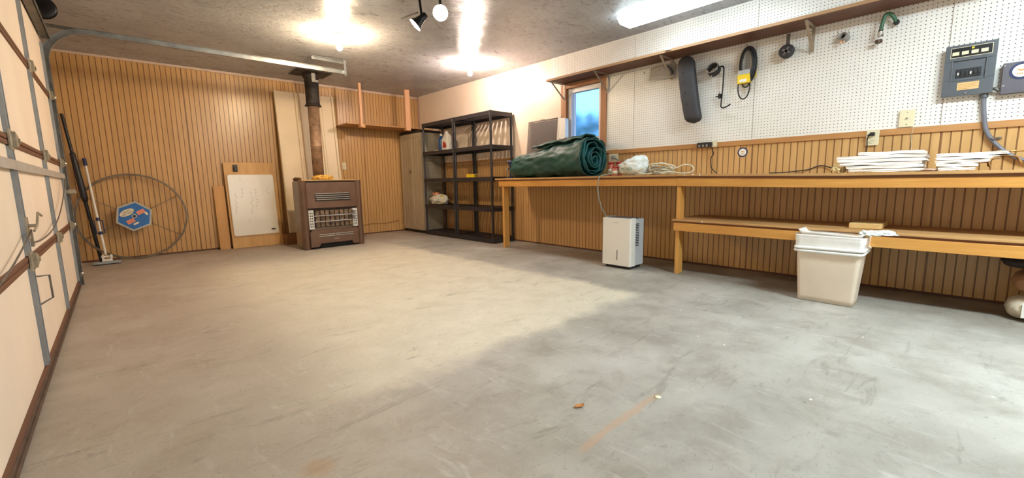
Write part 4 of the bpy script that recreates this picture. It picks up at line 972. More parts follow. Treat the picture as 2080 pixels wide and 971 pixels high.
# rope coil
RC = thing('rope_coil', 'loose heap of tan cord on the bench right of the white bag', 'rope', (4.0, 2.12, 0.92))
rng = random.Random(11)
def loops(n, cy, cx, ry, rx, zb, seed, zamp):
    pts = []; m = 26
    for k in range(n*m):
        a = 2*pi*k/m; w_ = k/(n*m)
        pts.append((cx+rx*sin(a)*(0.8+0.4*noise.noise(Vector((w_*9, seed, 0)))), cy+ry*cos(a)*(0.75+0.5*noise.noise(Vector((w_*7, seed, 5))))+0.03*noise.noise(Vector((w_*11, 3, seed))),
                    max(zb, zb+zamp*(0.45+0.5*sin(a*0.5+w_*9+seed))*(0.6+0.8*noise.noise(Vector((w_*8, seed, 2)))+0.3))))
    return pts
b = MB(); b.tube(loops(7, 2.10, 4.0, 0.14, 0.10, 0.929, 1.3, 0.075), 0.0075, 7); b.build('cord_loops', M_rope, RC)
b = MB(); b.tube(loops(5, 2.12, 3.97, 0.11, 0.08, 0.929, 4.3, 0.065), 0.007, 7); b.build('grey_cord_loops', M_ropeg, RC)
b = MB(); pts = [(3.94, 2.18, 0.95), (3.93, 2.14, 1.00), (3.93, 2.08, 1.035), (3.95, 2.02, 1.02), (3.96, 1.97, 0.98), (3.97, 1.92, 0.985), (3.98, 1.86, 1.01), (4.0, 1.80, 1.0), (4.0, 1.775, 0.965), (3.99, 1.80, 0.935), (3.97, 1.88, 0.930), (3.94, 1.98, 0.945), (3.92, 2.1, 0.94), (3.90, 2.22, 0.93), (3.90, 2.30, 0.955), (3.91, 2.24, 0.99)]
def smoothpath(p, k=4):
    p = [Vector(q) for q in p]; out = []
    for i in range(len(p)-1):
        a, c, d, e = p[max(i-1, 0)], p[i], p[i+1], p[min(i+2, len(p)-1)]
        for j in range(k):
            t_ = j/k; out.append(0.5*((2*c)+(d-a)*t_+(2*a-5*c+4*d-e)*t_*t_+(-a+3*c-3*d+e)*t_**3))
    out.append(p[-1]); return out
b.tube(smoothpath(pts), 0.0072, 8); b.build('long_loop', M_rope, RC)
# power strip on rail
PS = thing('power_strip', 'black power strip mounted on the chair rail', 'power strip', (XR-0.03, 1.79, 1.17))
b = MB(); b.box((XR-0.055, 1.735, 1.178), (XR-0.0185, 1.872, 1.226)); b.build('body', M_black, PS, bevel=0.003)
for k in range(4):
    b = MB(); yy = 1.850-k*0.036; b.box((XR-0.060, yy-0.013, 1.182), (XR-0.0555, yy+0.004, 1.204)); b.build('socket_face', M_greypvc, PS)
b = MB(); b.box((XR-0.05, 1.688, 1.176), (XR-0.0185, 1.730, 1.236)); b.build('end_box', M_ivory, PS, bevel=0.003)
b = MB(); b.box((XR-0.066, 1.722, 1.188), (XR-0.0505, 1.745, 1.222)); b.build('plug', M_black, PS)
b = MB(); b.tube(smoothpath([(XR-0.06, 1.733, 1.19), (XR-0.05, 1.720, 1.15), (XR-0.03, 1.716, 1.11), (XR-0.022, 1.742, 1.075), (XR-0.02, 1.745, 1.03), (XR-0.02, 1.735, 0.98), (XR-0.02, 1.705, 0.945), (XR-0.03, 1.68, 0.926)]), 0.0042, 7); b.build('cord', M_black, PS)
# round sticker
def emblem(name, label, y, z, x, R, parent=None):
    E_ = thing(name, label, 'sticker', (x, y, z-R)) if parent is None else parent
    for nm, r0, r1, m_, dx in (('ring', R*0.74, R, M_navy, 0.0), ('disc', 0, R*0.74, M_white, 0.0)):
        b = MB(); n = 36
        if r0 > 0:
            vs = [(x-0.001, y+r_*cos(2*pi*k/n), z+r_*sin(2*pi*k/n)) for r_ in (r0, r1) for k in range(n)]
            b.add(vs, [(k, (k+1) % n, n+(k+1) % n, n+k) for k in range(n)], False)
        else:
            b.add([(x-0.001, y+r1*cos(2*pi*k/n), z+r1*sin(2*pi*k/n)) for k in range(n)], [tuple(range(n))], False)
        b.build(nm, m_, E_, solid=0.001)
    b = MB(); w_ = R*0.42
    for sgn in (-1, 1):
        b.add([(x-0.0022, y, z-0.05*R), (x-0.0022, y+sgn*w_*0.55, z+0.02*R), (x-0.0022, y+sgn*w_, z+0.42*R), (x-0.0022, y+sgn*w_*0.62, z+0.22*R), (x-0.0022, y, z+0.16*R)], [(0, 1, 2, 3, 4)], False)
    for k in range(4): yy = y-R*0.34+k*R*0.19; b.add([(x-0.0022, yy, z-0.42*R), (x-0.0022, yy+R*0.12, z-0.42*R), (x-0.0022, yy+R*0.12, z-0.24*R), (x-0.0022, yy, z-0.24*R)], [(0, 1, 2, 3)], False)
    b.build('winged_mark', M_gold, E_, solid=0.0006)
    return E_
emblem('round_sticker', 'round navy and white eagle sticker on the beadboard above the bench', 1.462, 1.113, XR-0.005, 0.044)
# black cord on the bench
b = MB(); b.tube(smoothpath([(XR-0.03, 1.22, 0.915), (XR-0.03, 1.10, 0.918), (XR-0.025, 1.0, 0.928), (XR-0.02, 0.93, 0.938), (XR-0.02, 0.86, 0.965), (XR-0.02, 0.80, 0.955), (XR-0.03, 0.75, 0.935), (XR-0.06, 0.69, 0.935), (4.22, 0.66, 0.93)]), 0.0045, 7); tag(b.build('extension_cord', M_black), 'thin black cord curving along the back of the bench to the papers', 'cord')
# outlet with plug
def outlet_plate(o_, y0, y1, z0, z1, m_=None):
    b = MB(); b.box((XR-0.024, y0, z0), (XR-0.019, y1, z1)); b.box((XR-0.019, y0+0.005, z0+0.005), (XR-0.004, y1-0.005, z1-0.005)); return b.build('plate', m_ or M_ivory, o_, bevel=0.002)
OU = thing('wall_outlet', 'ivory duplex outlet with a black plug above the papers', 'outlet', (XR, 0.535, 1.105))
outlet_plate(OU, 0.495, 0.572, 1.108, 1.225)
b = MB(); b.cyl((XR-0.0245, 0.534, 1.140), (XR-0.027, 0.534, 1.140), 0.017, n=18); b.cur = 1; b.box((XR-0.0278, 0.527, 1.140), (XR-0.027, 0.529, 1.150)); b.box((XR-0.0278, 0.539, 1.140), (XR-0.027, 0.541, 1.150)); b.build('receptacle', [M_ivory, M_dark], OU)
b = MB(); b.box((XR-0.055, 0.520, 1.180), (XR-0.0245, 0.548, 1.205)); b.cyl((XR-0.05, 0.545, 1.192), (XR-0.045, 0.558, 1.180), 0.008, n=8)
b.tube(smoothpath([(XR-0.045, 0.550, 1.185), (XR-0.035, 0.562, 1.16), (XR-0.03, 0.560, 1.10), (XR-0.03, 0.563, 1.06), (XR-0.035, 0.575, 1.03), (XR-0.04, 0.585, 1.01), (4.20, 0.585, 0.99)]), 0.0035, 6); b.build('plug', M_black, OU)
BP = thing('blank_plate', 'cream blank cover plate on the pegboard just above the chair rail', 'cover plate', (XR, 0.35, 1.23))
outlet_plate(BP, 0.307, 0.391, 1.228, 1.350)
b = MB(); b.cyl((XR-0.0245, 0.349, 1.289), (XR-0.034, 0.349, 1.289), 0.006, n=12)
for z in (1.247, 1.331): b.cyl((XR-0.0245, 0.349, z), (XR-0.026, 0.349, z), 0.004, n=8)
b.build('stem', M_steel, BP)
b = MB(); b.tube(smoothpath([(XR-0.022, 0.310, 1.226), (XR-0.023, 0.312, 1.20), (XR-0.014, 0.315, 1.15), (XR-0.012, 0.31, 1.08), (XR-0.02, 0.315, 1.0), (4.25, 0.33, 0.96)]), 0.0016, 5); tag(b.build('thin_wire', M_rope), 'thin pale wire dropping from the blank plate to the papers', 'wire')

# newspapers
zb0 = 0.9030
def sheet_layer(y0, y1, x0, x1, z, th, seed):
    """a folded bundle of sheets: a solid wavy slab with soft edges and page lines"""
    b = MB(); m = 22
    sec = [(x0+(x1-x0)*k/8, 0.0) for k in range(9)]+[(x1, th*k/6) for k in range(1, 6)]+[(x1+(x0-x1)*k/8, th) for k in range(9)]+[(x0, th*(1-k/6)) for k in range(1, 6)]
    rows = []
    for i in range(m+1):
        t_ = i/m; y = y0+(y1-y0)*t_; row = []
        for (x, h) in sec:
            wv = 0.22*th*noise.noise(Vector((t_*2.6, x*5, seed)))+0.10*th*sin(t_*9+seed*3)
            front = 0.007*noise.noise(Vector((t_*3, h*160, seed*1.3)))+0.006*noise.noise(Vector((t_*2, seed, 3))) if x < (x0+x1)/2 else 0
            e_ = 0.010*noise.noise(Vector((h*120, 1.5, seed)))*(1 if i in (0, m) else 0.3 if i in (1, m-1) else 0)
            row.append((x+front, y+e_, z+h*(0.97 if i not in (0, m) else 0.8)+max(-0.05*th, wv)+(0.08*th if i in (0, m) else 0)))
        rows.append(row)
    n = len(sec); vs = [v for r_ in rows for v in r_]
    b.add(vs, [(i*n+k, i*n+(k+1) % n, (i+1)*n+(k+1) % n, (i+1)*n+k) for i in range(m) for k in range(n)]+[tuple(range(n)), tuple(m*n+k for k in range(n))], False)
    return b
ordw = ['bottom', 'second from the bottom', 'third from the bottom', 'fourth from the bottom', 'fifth from the bottom', 'top']
z = zb0; offs = [(0.20, 0.585, 3.80), (0.21, 0.60, 3.805), (0.215, 0.64, 3.815), (0.205, 0.66, 3.82), (0.20, 0.665, 3.83), (0.215, 0.55, 3.85)]
ths = [0.020, 0.019, 0.020, 0.021, 0.022, 0.021]
for k, ((y0, y1, x0), th) in enumerate(zip(offs, ths)):
    o = sheet_layer(y1, y0, x0, 4.14, z+0.001, th, 2.3+k*1.7).build('folded_newsprint', M_news)
    tag(o, 'folded white newsprint, %s of the left pile on the bench' % ordw[k], 'newspaper', 'newsprint in the left pile'); z += th+0.0025
z = zb0; offs = [(-0.02, 0.140, 3.80), (-0.03, 0.150, 3.805), (-0.08, 0.155, 3.81), (-0.12, 0.150, 3.82), (-0.15, 0.150, 3.83)]
for k, (y0, y1, x0) in enumerate(offs):
    th = 0.019; o = sheet_layer(y1, y0, x0, 4.14, z+0.001, th, 9.3+k*1.3).build('folded_newsprint', M_news)
    tag(o, 'folded white newsprint, %s of the right pile on the bench' % (ordw[k] if k < 4 else 'top'), 'newspaper', 'newsprint in the right pile'); z += th+0.0025
def crumple(c, r, seed, mat_, name, label, cat, amp=0.5, flat=0.8, fr=2.6):
    return tag(blob(c, r, seed, amp, flat=flat, fr=fr).build(name, mat_), label, cat)
crumple((3.88, 0.655, 0.928), (0.05, 0.035, 0.034), 3.3, plain('cream_crumpled_paper', (238, 220, 170), 0.75, var=0.08, vs_=20, bump=0.3, bs=30), 'crumpled_paper', 'cream crumpled paper at the left end of the left pile', 'paper')
crumple((3.84, 0.185, 0.908), (0.05, 0.055, 0.010), 5.1, M_pinkpaper, 'loose_paper', 'pinkish loose paper lying between the two newsprint piles', 'paper', 0.3)
b = MB()
def kraft(u, v):
    a = -0.2+3.9*u; r_ = 0.030+0.014*u
    return (3.80+0.20*v, -0.145+0.02*NZ(u*3, v*4, 3)-r_*cos(a)*1.7, 0.945+r_*sin(a)*1.05+0.012*NZ(u*4, v*3, 8))
b.grid(kraft, 30, 12); o = b.build('kraft_roll', M_kraft, solid=0.002); tag(o, 'torn brown kraft paper curled round the right end of the right pile', 'paper')
b = MB()
def kraft2(u, v): return (3.83+0.2*v, -0.10-0.15*u, 1.012-0.012*u+0.006*NZ(u*6, v*6, 5)+0.010*u*u)
b.grid(kraft2, 16, 10); o = b.build('kraft_sheet', plain('yellow_kraft', (214, 172, 104), 0.7, var=0.1, vs_=10), solid=0.0015); tag(o, 'yellowish kraft sheet on top of the right pile', 'paper')

# wood block on lower shelf
b = MB(); b.box((3.86, 0.385, 0.5055), (4.21, 0.565, 0.542)); tag(b.build('wood_block', wood('pale_block', (206, 168, 108), (222, 188, 130), 'x'), bevel=0.003), 'short pale timber block on the lower shelf behind the bin', 'block')
# ================================================================== DEHUMIDIFIER
DH = thing('dehumidifier', 'white dehumidifier standing on the floor in front of the bench', 'dehumidifier', (3.73, 2.35, 0), rot=(0, 0, 0))
dx0, dx1, dy0, dy1 = 3.598, 3.862, 2.183, 2.512
b = MB(); b.prism(rrect(dx0+0.05, dx1, dy0+0.004, dy1-0.004, 0.025), 'z', 0.034, 0.492); b.build('rear_body', M_dehside, DH, bevel=0.012)
b = MB(); b.prism(rrect(dx0, dx0+0.10, dy0, dy1, 0.016), 'z', 0.030, 0.502); b.build('front_shell', M_dehum, DH, bevel=0.010, seg=3)
b = MB(); b.prism(rrect(dx0+0.035, dx1-0.05, dy0+0.035, dy1-0.035, 0.01), 'z', 0.4925, 0.5035); b.build('control_panel', plain('grey_controls', (92, 92, 96), 0.4), DH)
b = MB(); b.prism([(dy0+0.145, 0.085), (dy0+0.153, 0.085), (dy0+0.153, 0.185), (dy0+0.145, 0.185)], 'x', dx0-0.002, dx0-0.0005); b.build('level_slot', M_panelgrey, DH)
b = MB()
for k in range(14):
    z = 0.440-k*0.0165; b.box((dx0+0.098, dy0+0.0015, z), (dx0+0.155, dy0+0.004, z+0.008))
b.build('side_vents', M_dark, DH)
b = MB(); b.box((dx0+0.03, dy0-0.0015, 0.10), (dx0+0.042, dy0+0.001, 0.18)); b.build('bucket_grip', M_white, DH)
b = MB(); b.box((dx0+0.03, dy0+0.03, 0.0), (dx1-0.03, dy1-0.03, 0.033)); b.build('base', M_black, DH)
b = MB()
for k in range(8): b.box((dx0-0.0012, dy0+0.135+k*0.0075, 0.456), (dx0-0.0004, dy0+0.139+k*0.0075, 0.461))
b.build('maker_mark', M_ink, DH)
# ================================================================== BIN
BN = thing('waste_bin', 'slim beige waste bin with a white liner in front of the lower shelf', 'bin', (3.62, 0.62, 0))
def binf(z0, z1, grow=0.0, thick=0):
    def f(u, v):
        z = z0+(z1-z0)*u; k = z/0.468
        x0, x1 = 3.545-0.055*k-grow, 3.715+0.035*k+grow; y0, y1 = 0.462-0.036*k-grow, 0.778+0.022*k+grow
        pts = rrect(x0, x1, y0, y1, 0.022+0.008*k, 7); n = len(pts); p = pts[int(v*n) % n]
        return (p[0], p[1], z)
    return f
b = MB(); n_ = 32
b.grid(binf(0.004, 0.468), 14, n_, closev=True); b.add([binf(0.004, 0.468)(0, k/n_) for k in range(n_)], [tuple(range(n_))], False)
o = b.build('bin_body', M_can, BN, solid=0.003)
b = MB(); b.grid(binf(0.462, 0.476, 0.004), 3, n_, closev=True); b.build('rim', M_can, BN, solid=0.004)
def liner(z0, z1, grow, amp, seed):
    g = None
    def f(u, v):
        vv = v; z = z0+(z1-z0)*u; base = binf(0, 0.468, grow)
        k = z/0.468; x0, x1 = 3.545-0.055*k-grow, 3.715+0.035*k+grow; y0, y1 = 0.462-0.036*k-grow, 0.778+0.022*k+grow
        pts = rrect(x0, x1, y0, y1, 0.03, 17); n = len(pts); p = pts[int(v*n) % n]
        d = amp*noise.noise(Vector((p[0]*30, p[1]*22, z*70+seed)))
        c = Vector(((x0+x1)/2, (y0+y1)/2, 0)); dr = (Vector((p[0], p[1], 0))-c).normalized()
        return (p[0]+dr.x*d, p[1]+dr.y*d, z+0.010*noise.noise(Vector((p[0]*9, p[1]*9, seed)))*(1-abs(u-0.5)))
    return f
b = MB(); b.grid(liner(0.392, 0.480, 0.0075, 0.004, 1), 12, 72, closev=True); b.build('liner', M_bagtop, BN, solid=0.001)
b = MB()
for z, r_ in ((0.388, 0.011), (0.368, 0.010)):
    f = liner(z, z+0.001, 0.010, 0.006, z*90); b.tube([f(0, k/72) for k in range(72)], r_, 8, closed=True)
b.build('liner_band', plain('bright_liner', (240, 240, 238), 0.35, var=0.02), BN)
b = MB()
def inner(u, v):
    z = 0.494-0.10*u; k = z/0.468; g_ = -0.006-0.05*u
    x0, x1 = 3.545-0.055*k-g_, 3.715+0.035*k+g_; y0, y1 = 0.462-0.036*k-g_, 0.778+0.022*k+g_
    pts = rrect(x0, x1, y0, y1, 0.03, 17); n = len(pts); p = pts[int(v*n) % n]
    return (p[0]+0.006*noise.noise(Vector((p[1]*30, z*40, 0))), p[1], z+0.022*noise.noise(Vector((p[0]*9, p[1]*9, 4)))*(1-u)+0.012*(1-u)*max(0, (p[1]-0.68)/0.1))
b.grid(inner, 8, 72, closev=True); b.build('liner_inside', M_bagtop, BN, solid=0.001)
bk = blob((3.585, 0.410, 0.494), (0.045, 0.055, 0.028), 8.2, 0.45, fr=3.0); bk.build('liner_knot', M_bagw, BN)
bk = blob((3.60, 0.335, 0.498), (0.035, 0.055, 0.027), 3.2, 0.4, fr=3.0); bk.build('liner_tail', M_bagw, BN)
# packages at far right under the bench
PK = thing('paper_bundle', 'paper-wrapped bundle on the floor at the right edge under the bench', 'bundle', (3.98, -0.33, 0))
b = MB()
def cylx(c, rx, rz, L, seed):
    def f(u, v):
        a = 2*pi*v; t_ = u; k = math.sqrt(max(0, 1-(2*t_-1)**6)); r1 = 1+0.06*noise.noise(Vector((cos(a)*2, sin(a)*2, seed+u*3)))
        return (c[0]+rx*cos(a)*k*r1, c[1]+(t_-0.5)*L, c[2]+rz*sin(a)*k*r1)
    return f
b.grid(cylx((3.95, -0.395, 0.075), 0.11, 0.073, 0.36, 1), 24, 28, closev=True); b.build('wrap', M_cement, PK)
b = MB(); b.box((3.838, -0.36, 0.03), (3.846, -0.28, 0.12)); b.build('label', M_white, PK)
b = MB(); b.grid(cylx((3.98, -0.40, 0.230), 0.10, 0.070, 0.34, 6), 24, 28, closev=True); o = b.build('brown_bundle', plain('brown_wrapped', (150, 106, 70), 0.6, var=0.25, vs_=9)); tag(o, 'brown wrapped bundle stacked on the paper bundle under the bench', 'bundle')
b = MB(); b.grid(cylx((4.03, -0.39, 0.345), 0.12, 0.045, 0.42, 8), 24, 28, closev=True); o = b.build('dark_sack', plain('dark_sack_cloth', (44, 34, 30), 0.8, var=0.2)); tag(o, 'dark empty sack on top of the bundles under the bench', 'sack')

# ================================================================== THINGS ON THE PEGBOARD
# charcoal armrest pad
AR = thing('rubber_pad', 'long charcoal padded bar with a rounded top hanging on the pegboard', 'pad', (4.26, 1.96, 1.43))
b = MB()
L0, L1 = 1.410, 2.062
def padf(u, v):
    z = L0+(L1-L0)*u; ylean = 1.880+(1.985-1.880)*u+0.012*sin(pi*u)
    e = 1.0
    if u < 0.10: e = math.sqrt(max(0.0, 1-((0.10-u)/0.10)**2))*0.97+0.03
    if u > 0.86: e = math.sqrt(max(0.0, 1-((u-0.86)/0.14)**2))*0.97+0.03
    a = 2*pi*v; ca_, sa_ = cos(a), sin(a)
    ry = 0.084*e*(1-0.10*abs(u-0.5)); rx = 0.046*e
    return (4.205+rx*abs(ca_)**0.6*(1 if ca_ > 0 else -1), ylean+ry*abs(sa_)**0.75*(1 if sa_ > 0 else -1), z)
b.grid(padf, 40, 32, closev=True); b.build('pad', M_blackgrey, AR)
b = MB()
for u in (0.28, 0.45, 0.60, 0.75): z = L0+(L1-L0)*u; y = 1.892+0.105*u; b.cyl((4.160, y+0.02, z), (4.1565, y+0.02, z), 0.007, n=10)
b.build('studs', M_black, AR)
b = MB(); b.box((4.245, 1.97, 1.93), (XR-0.006, 1.99, 1.95)); b.build('hook', M_steel, AR)
# curled strap ring + bent rod
RG = thing('pipe_clamp', 'open black pipe clamp ring hanging beside the charcoal pad', 'clamp', (4.25, 1.745, 1.86))
b = MB(); ax = Vector((-0.82, 0.10, 0.42)).normalized(); c0 = Vector((4.250, 1.735, 1.890)); u_, w2 = MB().frame(ax); n = 30
rows = []
for k in range(n+1):
    a = radians(20+335*k/n); rr = 0.054
    d = (u_*cos(a)+w2*sin(a))*rr; rows.append((c0+d-ax*0.032, c0+d+ax*0.032))
vs = [p for r_ in rows for p in r_]; b.add(vs, [(2*k, 2*k+2, 2*k+3, 2*k+1) for k in range(n)], True)
b.build('band', M_black, RG, solid=0.005)
b = MB(); b.tube([r_[1] for r_ in rows], 0.0042, 7); b.build('rim', M_greypvc, RG)
b = MB(); b.cyl(c0+w2*0.056-ax*0.0, c0+w2*0.085, 0.004, n=8); b.cyl((4.28, 1.748, 1.955), (XR-0.006, 1.735, 1.955), 0.003, n=6); b.build('peg_hook', M_steel, RG)
RD = thing('bent_rod', 'black bent steel rod hanging on the pegboard with a small clamp', 'rod', (4.28, 1.65, 1.53))
b = MB(); b.tube(smoothpath([(4.29, 1.700, 1.905), (4.285, 1.675, 1.915), (4.28, 1.655, 1.900), (4.28, 1.652, 1.84), (4.28, 1.655, 1.70), (4.28, 1.664, 1.57), (4.279, 1.660, 1.545), (4.275, 1.640, 1.532), (4.26, 1.60, 1.540), (4.24, 1.565, 1.552)]), 0.0065, 10); b.build('rod', M_blackmetal, RD)
b = MB(); b.box((4.268, 1.665, 1.625), (4.292, 1.690, 1.665)); b.box((4.274, 1.690, 1.640), (4.286, 1.715, 1.650)); b.cyl((4.28, 1.68, 1.62), (4.28, 1.68, 1.69), 0.0025, n=6); b.build('clamp_block', M_black, RD)
# belts with yellow sleeve
BT = thing('drive_belts', 'black drive belts in a yellow card sleeve hanging on the pegboard', 'belt', (4.28, 1.46, 1.60))
def oval(cy, cz_, ry, rz, x, n=48, top=0.0):
    return [(x, cy+ry*cos(2*pi*k/n), cz_+rz*sin(2*pi*k/n)) for k in range(n)]
for i, (cy, cz_, ry, rz, x, r_) in enumerate(((1.450, 1.885, 0.060, 0.148, 4.276, 0.010), (1.448, 1.880, 0.047, 0.130, 4.264, 0.009), (1.446, 1.882, 0.066, 0.154, 4.292, 0.009), (1.466, 1.695, 0.050, 0.108, 4.268, 0.006), (1.455, 1.765, 0.038, 0.075, 4.281, 0.006))):
    b = MB(); b.tube(oval(cy, cz_, ry, rz, x), r_, 8, closed=True); b.build('belt', M_black, BT)
b = MB(); b.box((4.246, 1.415, 1.722), (4.305, 1.518, 1.800)); b.build('yellow_sleeve', M_yellow, BT, bevel=0.003)
b = MB(); b.box((4.252, 1.418, 1.801), (4.300, 1.515, 1.838)); b.build('clear_window', M_clearfilm, BT)
b = MB(); b.box((4.2440, 1.440, 1.732), (4.2458, 1.498, 1.758)); b.build('white_label', M_white, BT)
b = MB(); b.box((4.296, 1.378, 1.77), (4.304, 1.398, 1.90)); b.build('side_card', M_yellow, BT)
b = MB(); b.tube([(XR-0.006, 1.466, 2.06), (4.27, 1.466, 2.058), (4.262, 1.466, 2.075)], 0.0025, 6); b.build('peg_hook', M_steel, BT)
# wheel caster
WH = thing('mower_wheel', 'small black rubber wheel hanging from a pegboard hook', 'wheel', (4.27, 1.14, 1.87))
b = MB(); cc = (4.262, 1.142, 1.925); b.lathe([(0.034, -0.020), (0.050, -0.020), (0.056, -0.012), (0.056, 0.012), (0.050, 0.020), (0.034, 0.020)], cc, 'x', 32); b.build('tyre', M_blackgrey, WH)
b = MB(); b.lathe([(0.0, -0.012), (0.034, -0.012), (0.036, 0.012), (0.0, 0.012)], cc, 'x', 24)
hubw = b.build('hub', M_black, WH)
b = MB(); b.lathe([(0.0, -0.020), (0.010, -0.020), (0.012, -0.0125)], cc, 'x', 16)
for k in range(4):
    a = radians(30+90*k); b.box((-0.0215, -0.007, 0.010), (-0.0125, 0.007, 0.034), M=Matrix.Translation(cc) @ Matrix.Rotation(a, 4, 'X'))
b.build('hub_spokes', plain('worn_hub', (112, 108, 106), 0.5), hubw)
b = MB(); b.box((4.258, 1.122, 1.98), (4.262, 1.130, 2.065)); b.box((4.280, 1.136, 1.95), (4.284, 1.150, 2.065)); b.box((4.262, 1.136, 1.98), (4.266, 1.150, 2.065)); b.cyl((XR-0.006, 1.137, 2.062), (4.25, 1.137, 2.062), 0.0035, n=8); b.build('hanging_strap', M_galvd, WH)
# pvc pipe stub
PV = thing('pipe_stub', 'grey plastic pipe stub with a hose clamp stuck on the pegboard', 'pipe', (4.28, 0.77, 1.94))
b = MB(); ax = Vector((-0.92, 0.22, 0.22)).normalized(); p0 = Vector((XR-0.006, 0.755, 1.945)); u_, w2 = MB().frame(ax)
n = 24; prof = [(0.0, 0.030), (0.055, 0.030), (0.060, 0.026), (0.060, 0.021), (0.02, 0.021)]
vs = [p0+ax*h+(u_*cos(2*pi*k/n)+w2*sin(2*pi*k/n))*r for h, r in prof for k in range(n)]
b.add(vs, [(i*n+k, i*n+(k+1) % n, (i+1)*n+(k+1) % n, (i+1)*n+k) for i in range(len(prof)-1) for k in range(n)], True); b.cur = 1
b.add(vs[4*n:5*n], [tuple(range(n))], False); b.build('tube', [M_greypvc, M_dark], PV)
b = MB(); q0 = p0+ax*0.05; b.cyl(q0+Vector((0, 0.010, -0.034)), q0+Vector((0, 0.010, -0.052)), 0.007, n=8); b.cyl(q0+Vector((0, -0.008, -0.036)), q0+Vector((0, -0.008, -0.050)), 0.007, n=8); b.build('screws', plain('copper_screw', (196, 150, 120), 0.35, 0.5), PV)
b = MB(); b.tube([(XR-0.006, 0.80, 1.99), (4.275, 0.80, 1.985), (4.270, 0.802, 2.005)], 0.0025, 6); b.tube([(XR-0.006, 0.735, 1.985), (4.28, 0.735, 1.98), (4.275, 0.735, 1.995)], 0.0025, 6); b.build('peg_hook', M_steel, PV)
# green hose stub
GH = thing('hose_end', 'short bent green hose with a metal end hanging near the breaker panel', 'hose', (4.26, 0.52, 1.84))
pp = smoothpath([(4.285, 0.462, 1.985), (4.27, 0.475, 2.015), (4.262, 0.500, 2.045), (4.255, 0.522, 2.035), (4.255, 0.533, 1.99), (4.258, 0.540, 1.94), (4.262, 0.545, 1.895)])
b = MB(); b.tube(pp, 0.0125, 12); b.build('hose', M_greenhose, GH)
b = MB(); b.tube(pp[-5:], 0.0155, 14); b.box((4.235, 0.520, 1.892), (4.25, 0.534, 1.905)); b.build('hose_clamp', M_chrome, GH)
b = MB(); b.lathe([(0.012, 0.012), (0.021, 0.010), (0.023, -0.012), (0.012, -0.016)], (4.263, 0.547, 1.865), 'z', 12, smooth=False); b.build('coupling', plain('dark_brass', (86, 66, 52), 0.45, 0.5), GH)
b = MB(); b.lathe([(0.010, 0.010), (0.017, 0.010), (0.018, -0.010), (0.010, -0.010)], (4.285, 0.458, 1.978), 'x', 12); b.build('hose_tip', M_black, GH)
# translucent plastic guard by the bracket
TG = thing('plastic_guard', 'smoky clear curved plastic guard hanging behind a shelf bracket', 'guard', (4.28, 2.27, 1.9))
b = MB()
def gf(u, v): return (4.275+0.03*v-0.025*sin(pi*u), 2.13+0.28*u+0.02*(1-v)*0, 1.895+0.145*v-0.05*u*v*0+0.02*sin(pi*u*0.5)*(1-v))
b.grid(gf, 20, 10); b.build('sheet', M_translucent, TG, solid=0.003)
b = MB(); b.tube([(4.262, 2.22-0.07*sin(k/10*pi/2)-0.0, 2.03-0.10*(k/10)**1.0*1.0) for k in range(11)], 0.011, 8, flat=1.6); b.build('dark_arc', M_panelgrey2, TG)
b = MB(); b.cyl((4.262, 2.30, 2.005), (4.250, 2.30, 2.005), 0.008, n=12); b.build('stud', M_steel, TG)
tag(blob((4.018, 2.075, 2.098), (0.018, 0.030, 0.034), 3.9, 0.4, fr=3).build('film_scrap', M_bagw), 'scrap of white film hanging on the front edge of the long shelf', 'film')
for (y, z, nm) in ((2.49, 2.02, 'dark peg hook left of the clear guard'), (1.235, 1.86, None)):
    if nm: b = MB(); b.cyl((XR-0.003, y, z), (XR-0.02, y, z), 0.003, n=6); b.cyl((XR-0.018, y, z), (XR-0.018, y, z-0.02), 0.003, n=6); tag(b.build('peg_hook', M_black), nm, 'hook')

# ================================================================== BREAKER PANEL ETC
EP = thing('breaker_panel', 'grey electrical breaker panel on the pegboard wall', 'electrical panel', (4.28, 0.06, 1.40))
y0, y1, z0, z1 = -0.055, 0.183, 1.405, 1.738; px = 4.262
b = MB(); b.box((px+0.008, y0+0.006, z0+0.006), (XR-0.006, y1-0.006, z1-0.006)); b.build('box', M_panelgrey, EP, bevel=0.002)
b = MB()
wy0, wy1, wz0, wz1 = -0.010, 0.140, 1.512, 1.634
b.box((px, y0, z0), (px+0.007, y1, wz0)); b.box((px, y0, wz1), (px+0.007, y1, z1)); b.box((px, y0, wz0), (px+0.007, wy0, wz1)); b.box((px, wy1, wz0), (px+0.007, y1, wz1)); b.build('cover', M_panelgrey, EP, bevel=0.0015)
b = MB(); b.box((px+0.006, wy0+0.001, wz0+0.001), (px+0.0075, wy1-0.001, wz1-0.001)); b.build('recess', M_panelgrey, EP)
b = MB(); b.box((px-0.004, wy0-0.008, wz0-0.008), (px-0.0003, wy0, wz1+0.008)); b.box((px-0.004, wy1, wz0-0.008), (px-0.0003, wy1+0.008, wz1+0.008)); b.box((px-0.004, wy0, wz1), (px-0.0003, wy1, wz1+0.008)); b.box((px-0.004, wy0, wz0-0.008), (px-0.0003, wy1, wz0)); b.build('recess_rim', M_panelgrey, EP, bevel=0.0015)
for k in range(6):
    b = MB(); yy = 0.120-k*0.0195; b.box((px-0.002, yy-0.016, 1.526), (px+0.0055, yy+0.0015, 1.580)); br = b.build('breaker', M_black, EP, bevel=0.001)
    b = MB(); b.box((px-0.008, yy-0.011, 1.541), (px-0.0021, yy-0.004, 1.556)); b.build('toggle', M_black if k % 3 else M_white, br)
b = MB(); b.box((px-0.0012, -0.034, 1.656), (px-0.0003, 0.158, 1.722)); fr_ = b.build('directory_frame', M_ivory, EP)
b = MB(); b.box((px-0.0018, -0.031, 1.659), (px-0.0013, 0.155, 1.719)); b.build('directory_card', M_blackmetal, fr_)
b = MB()
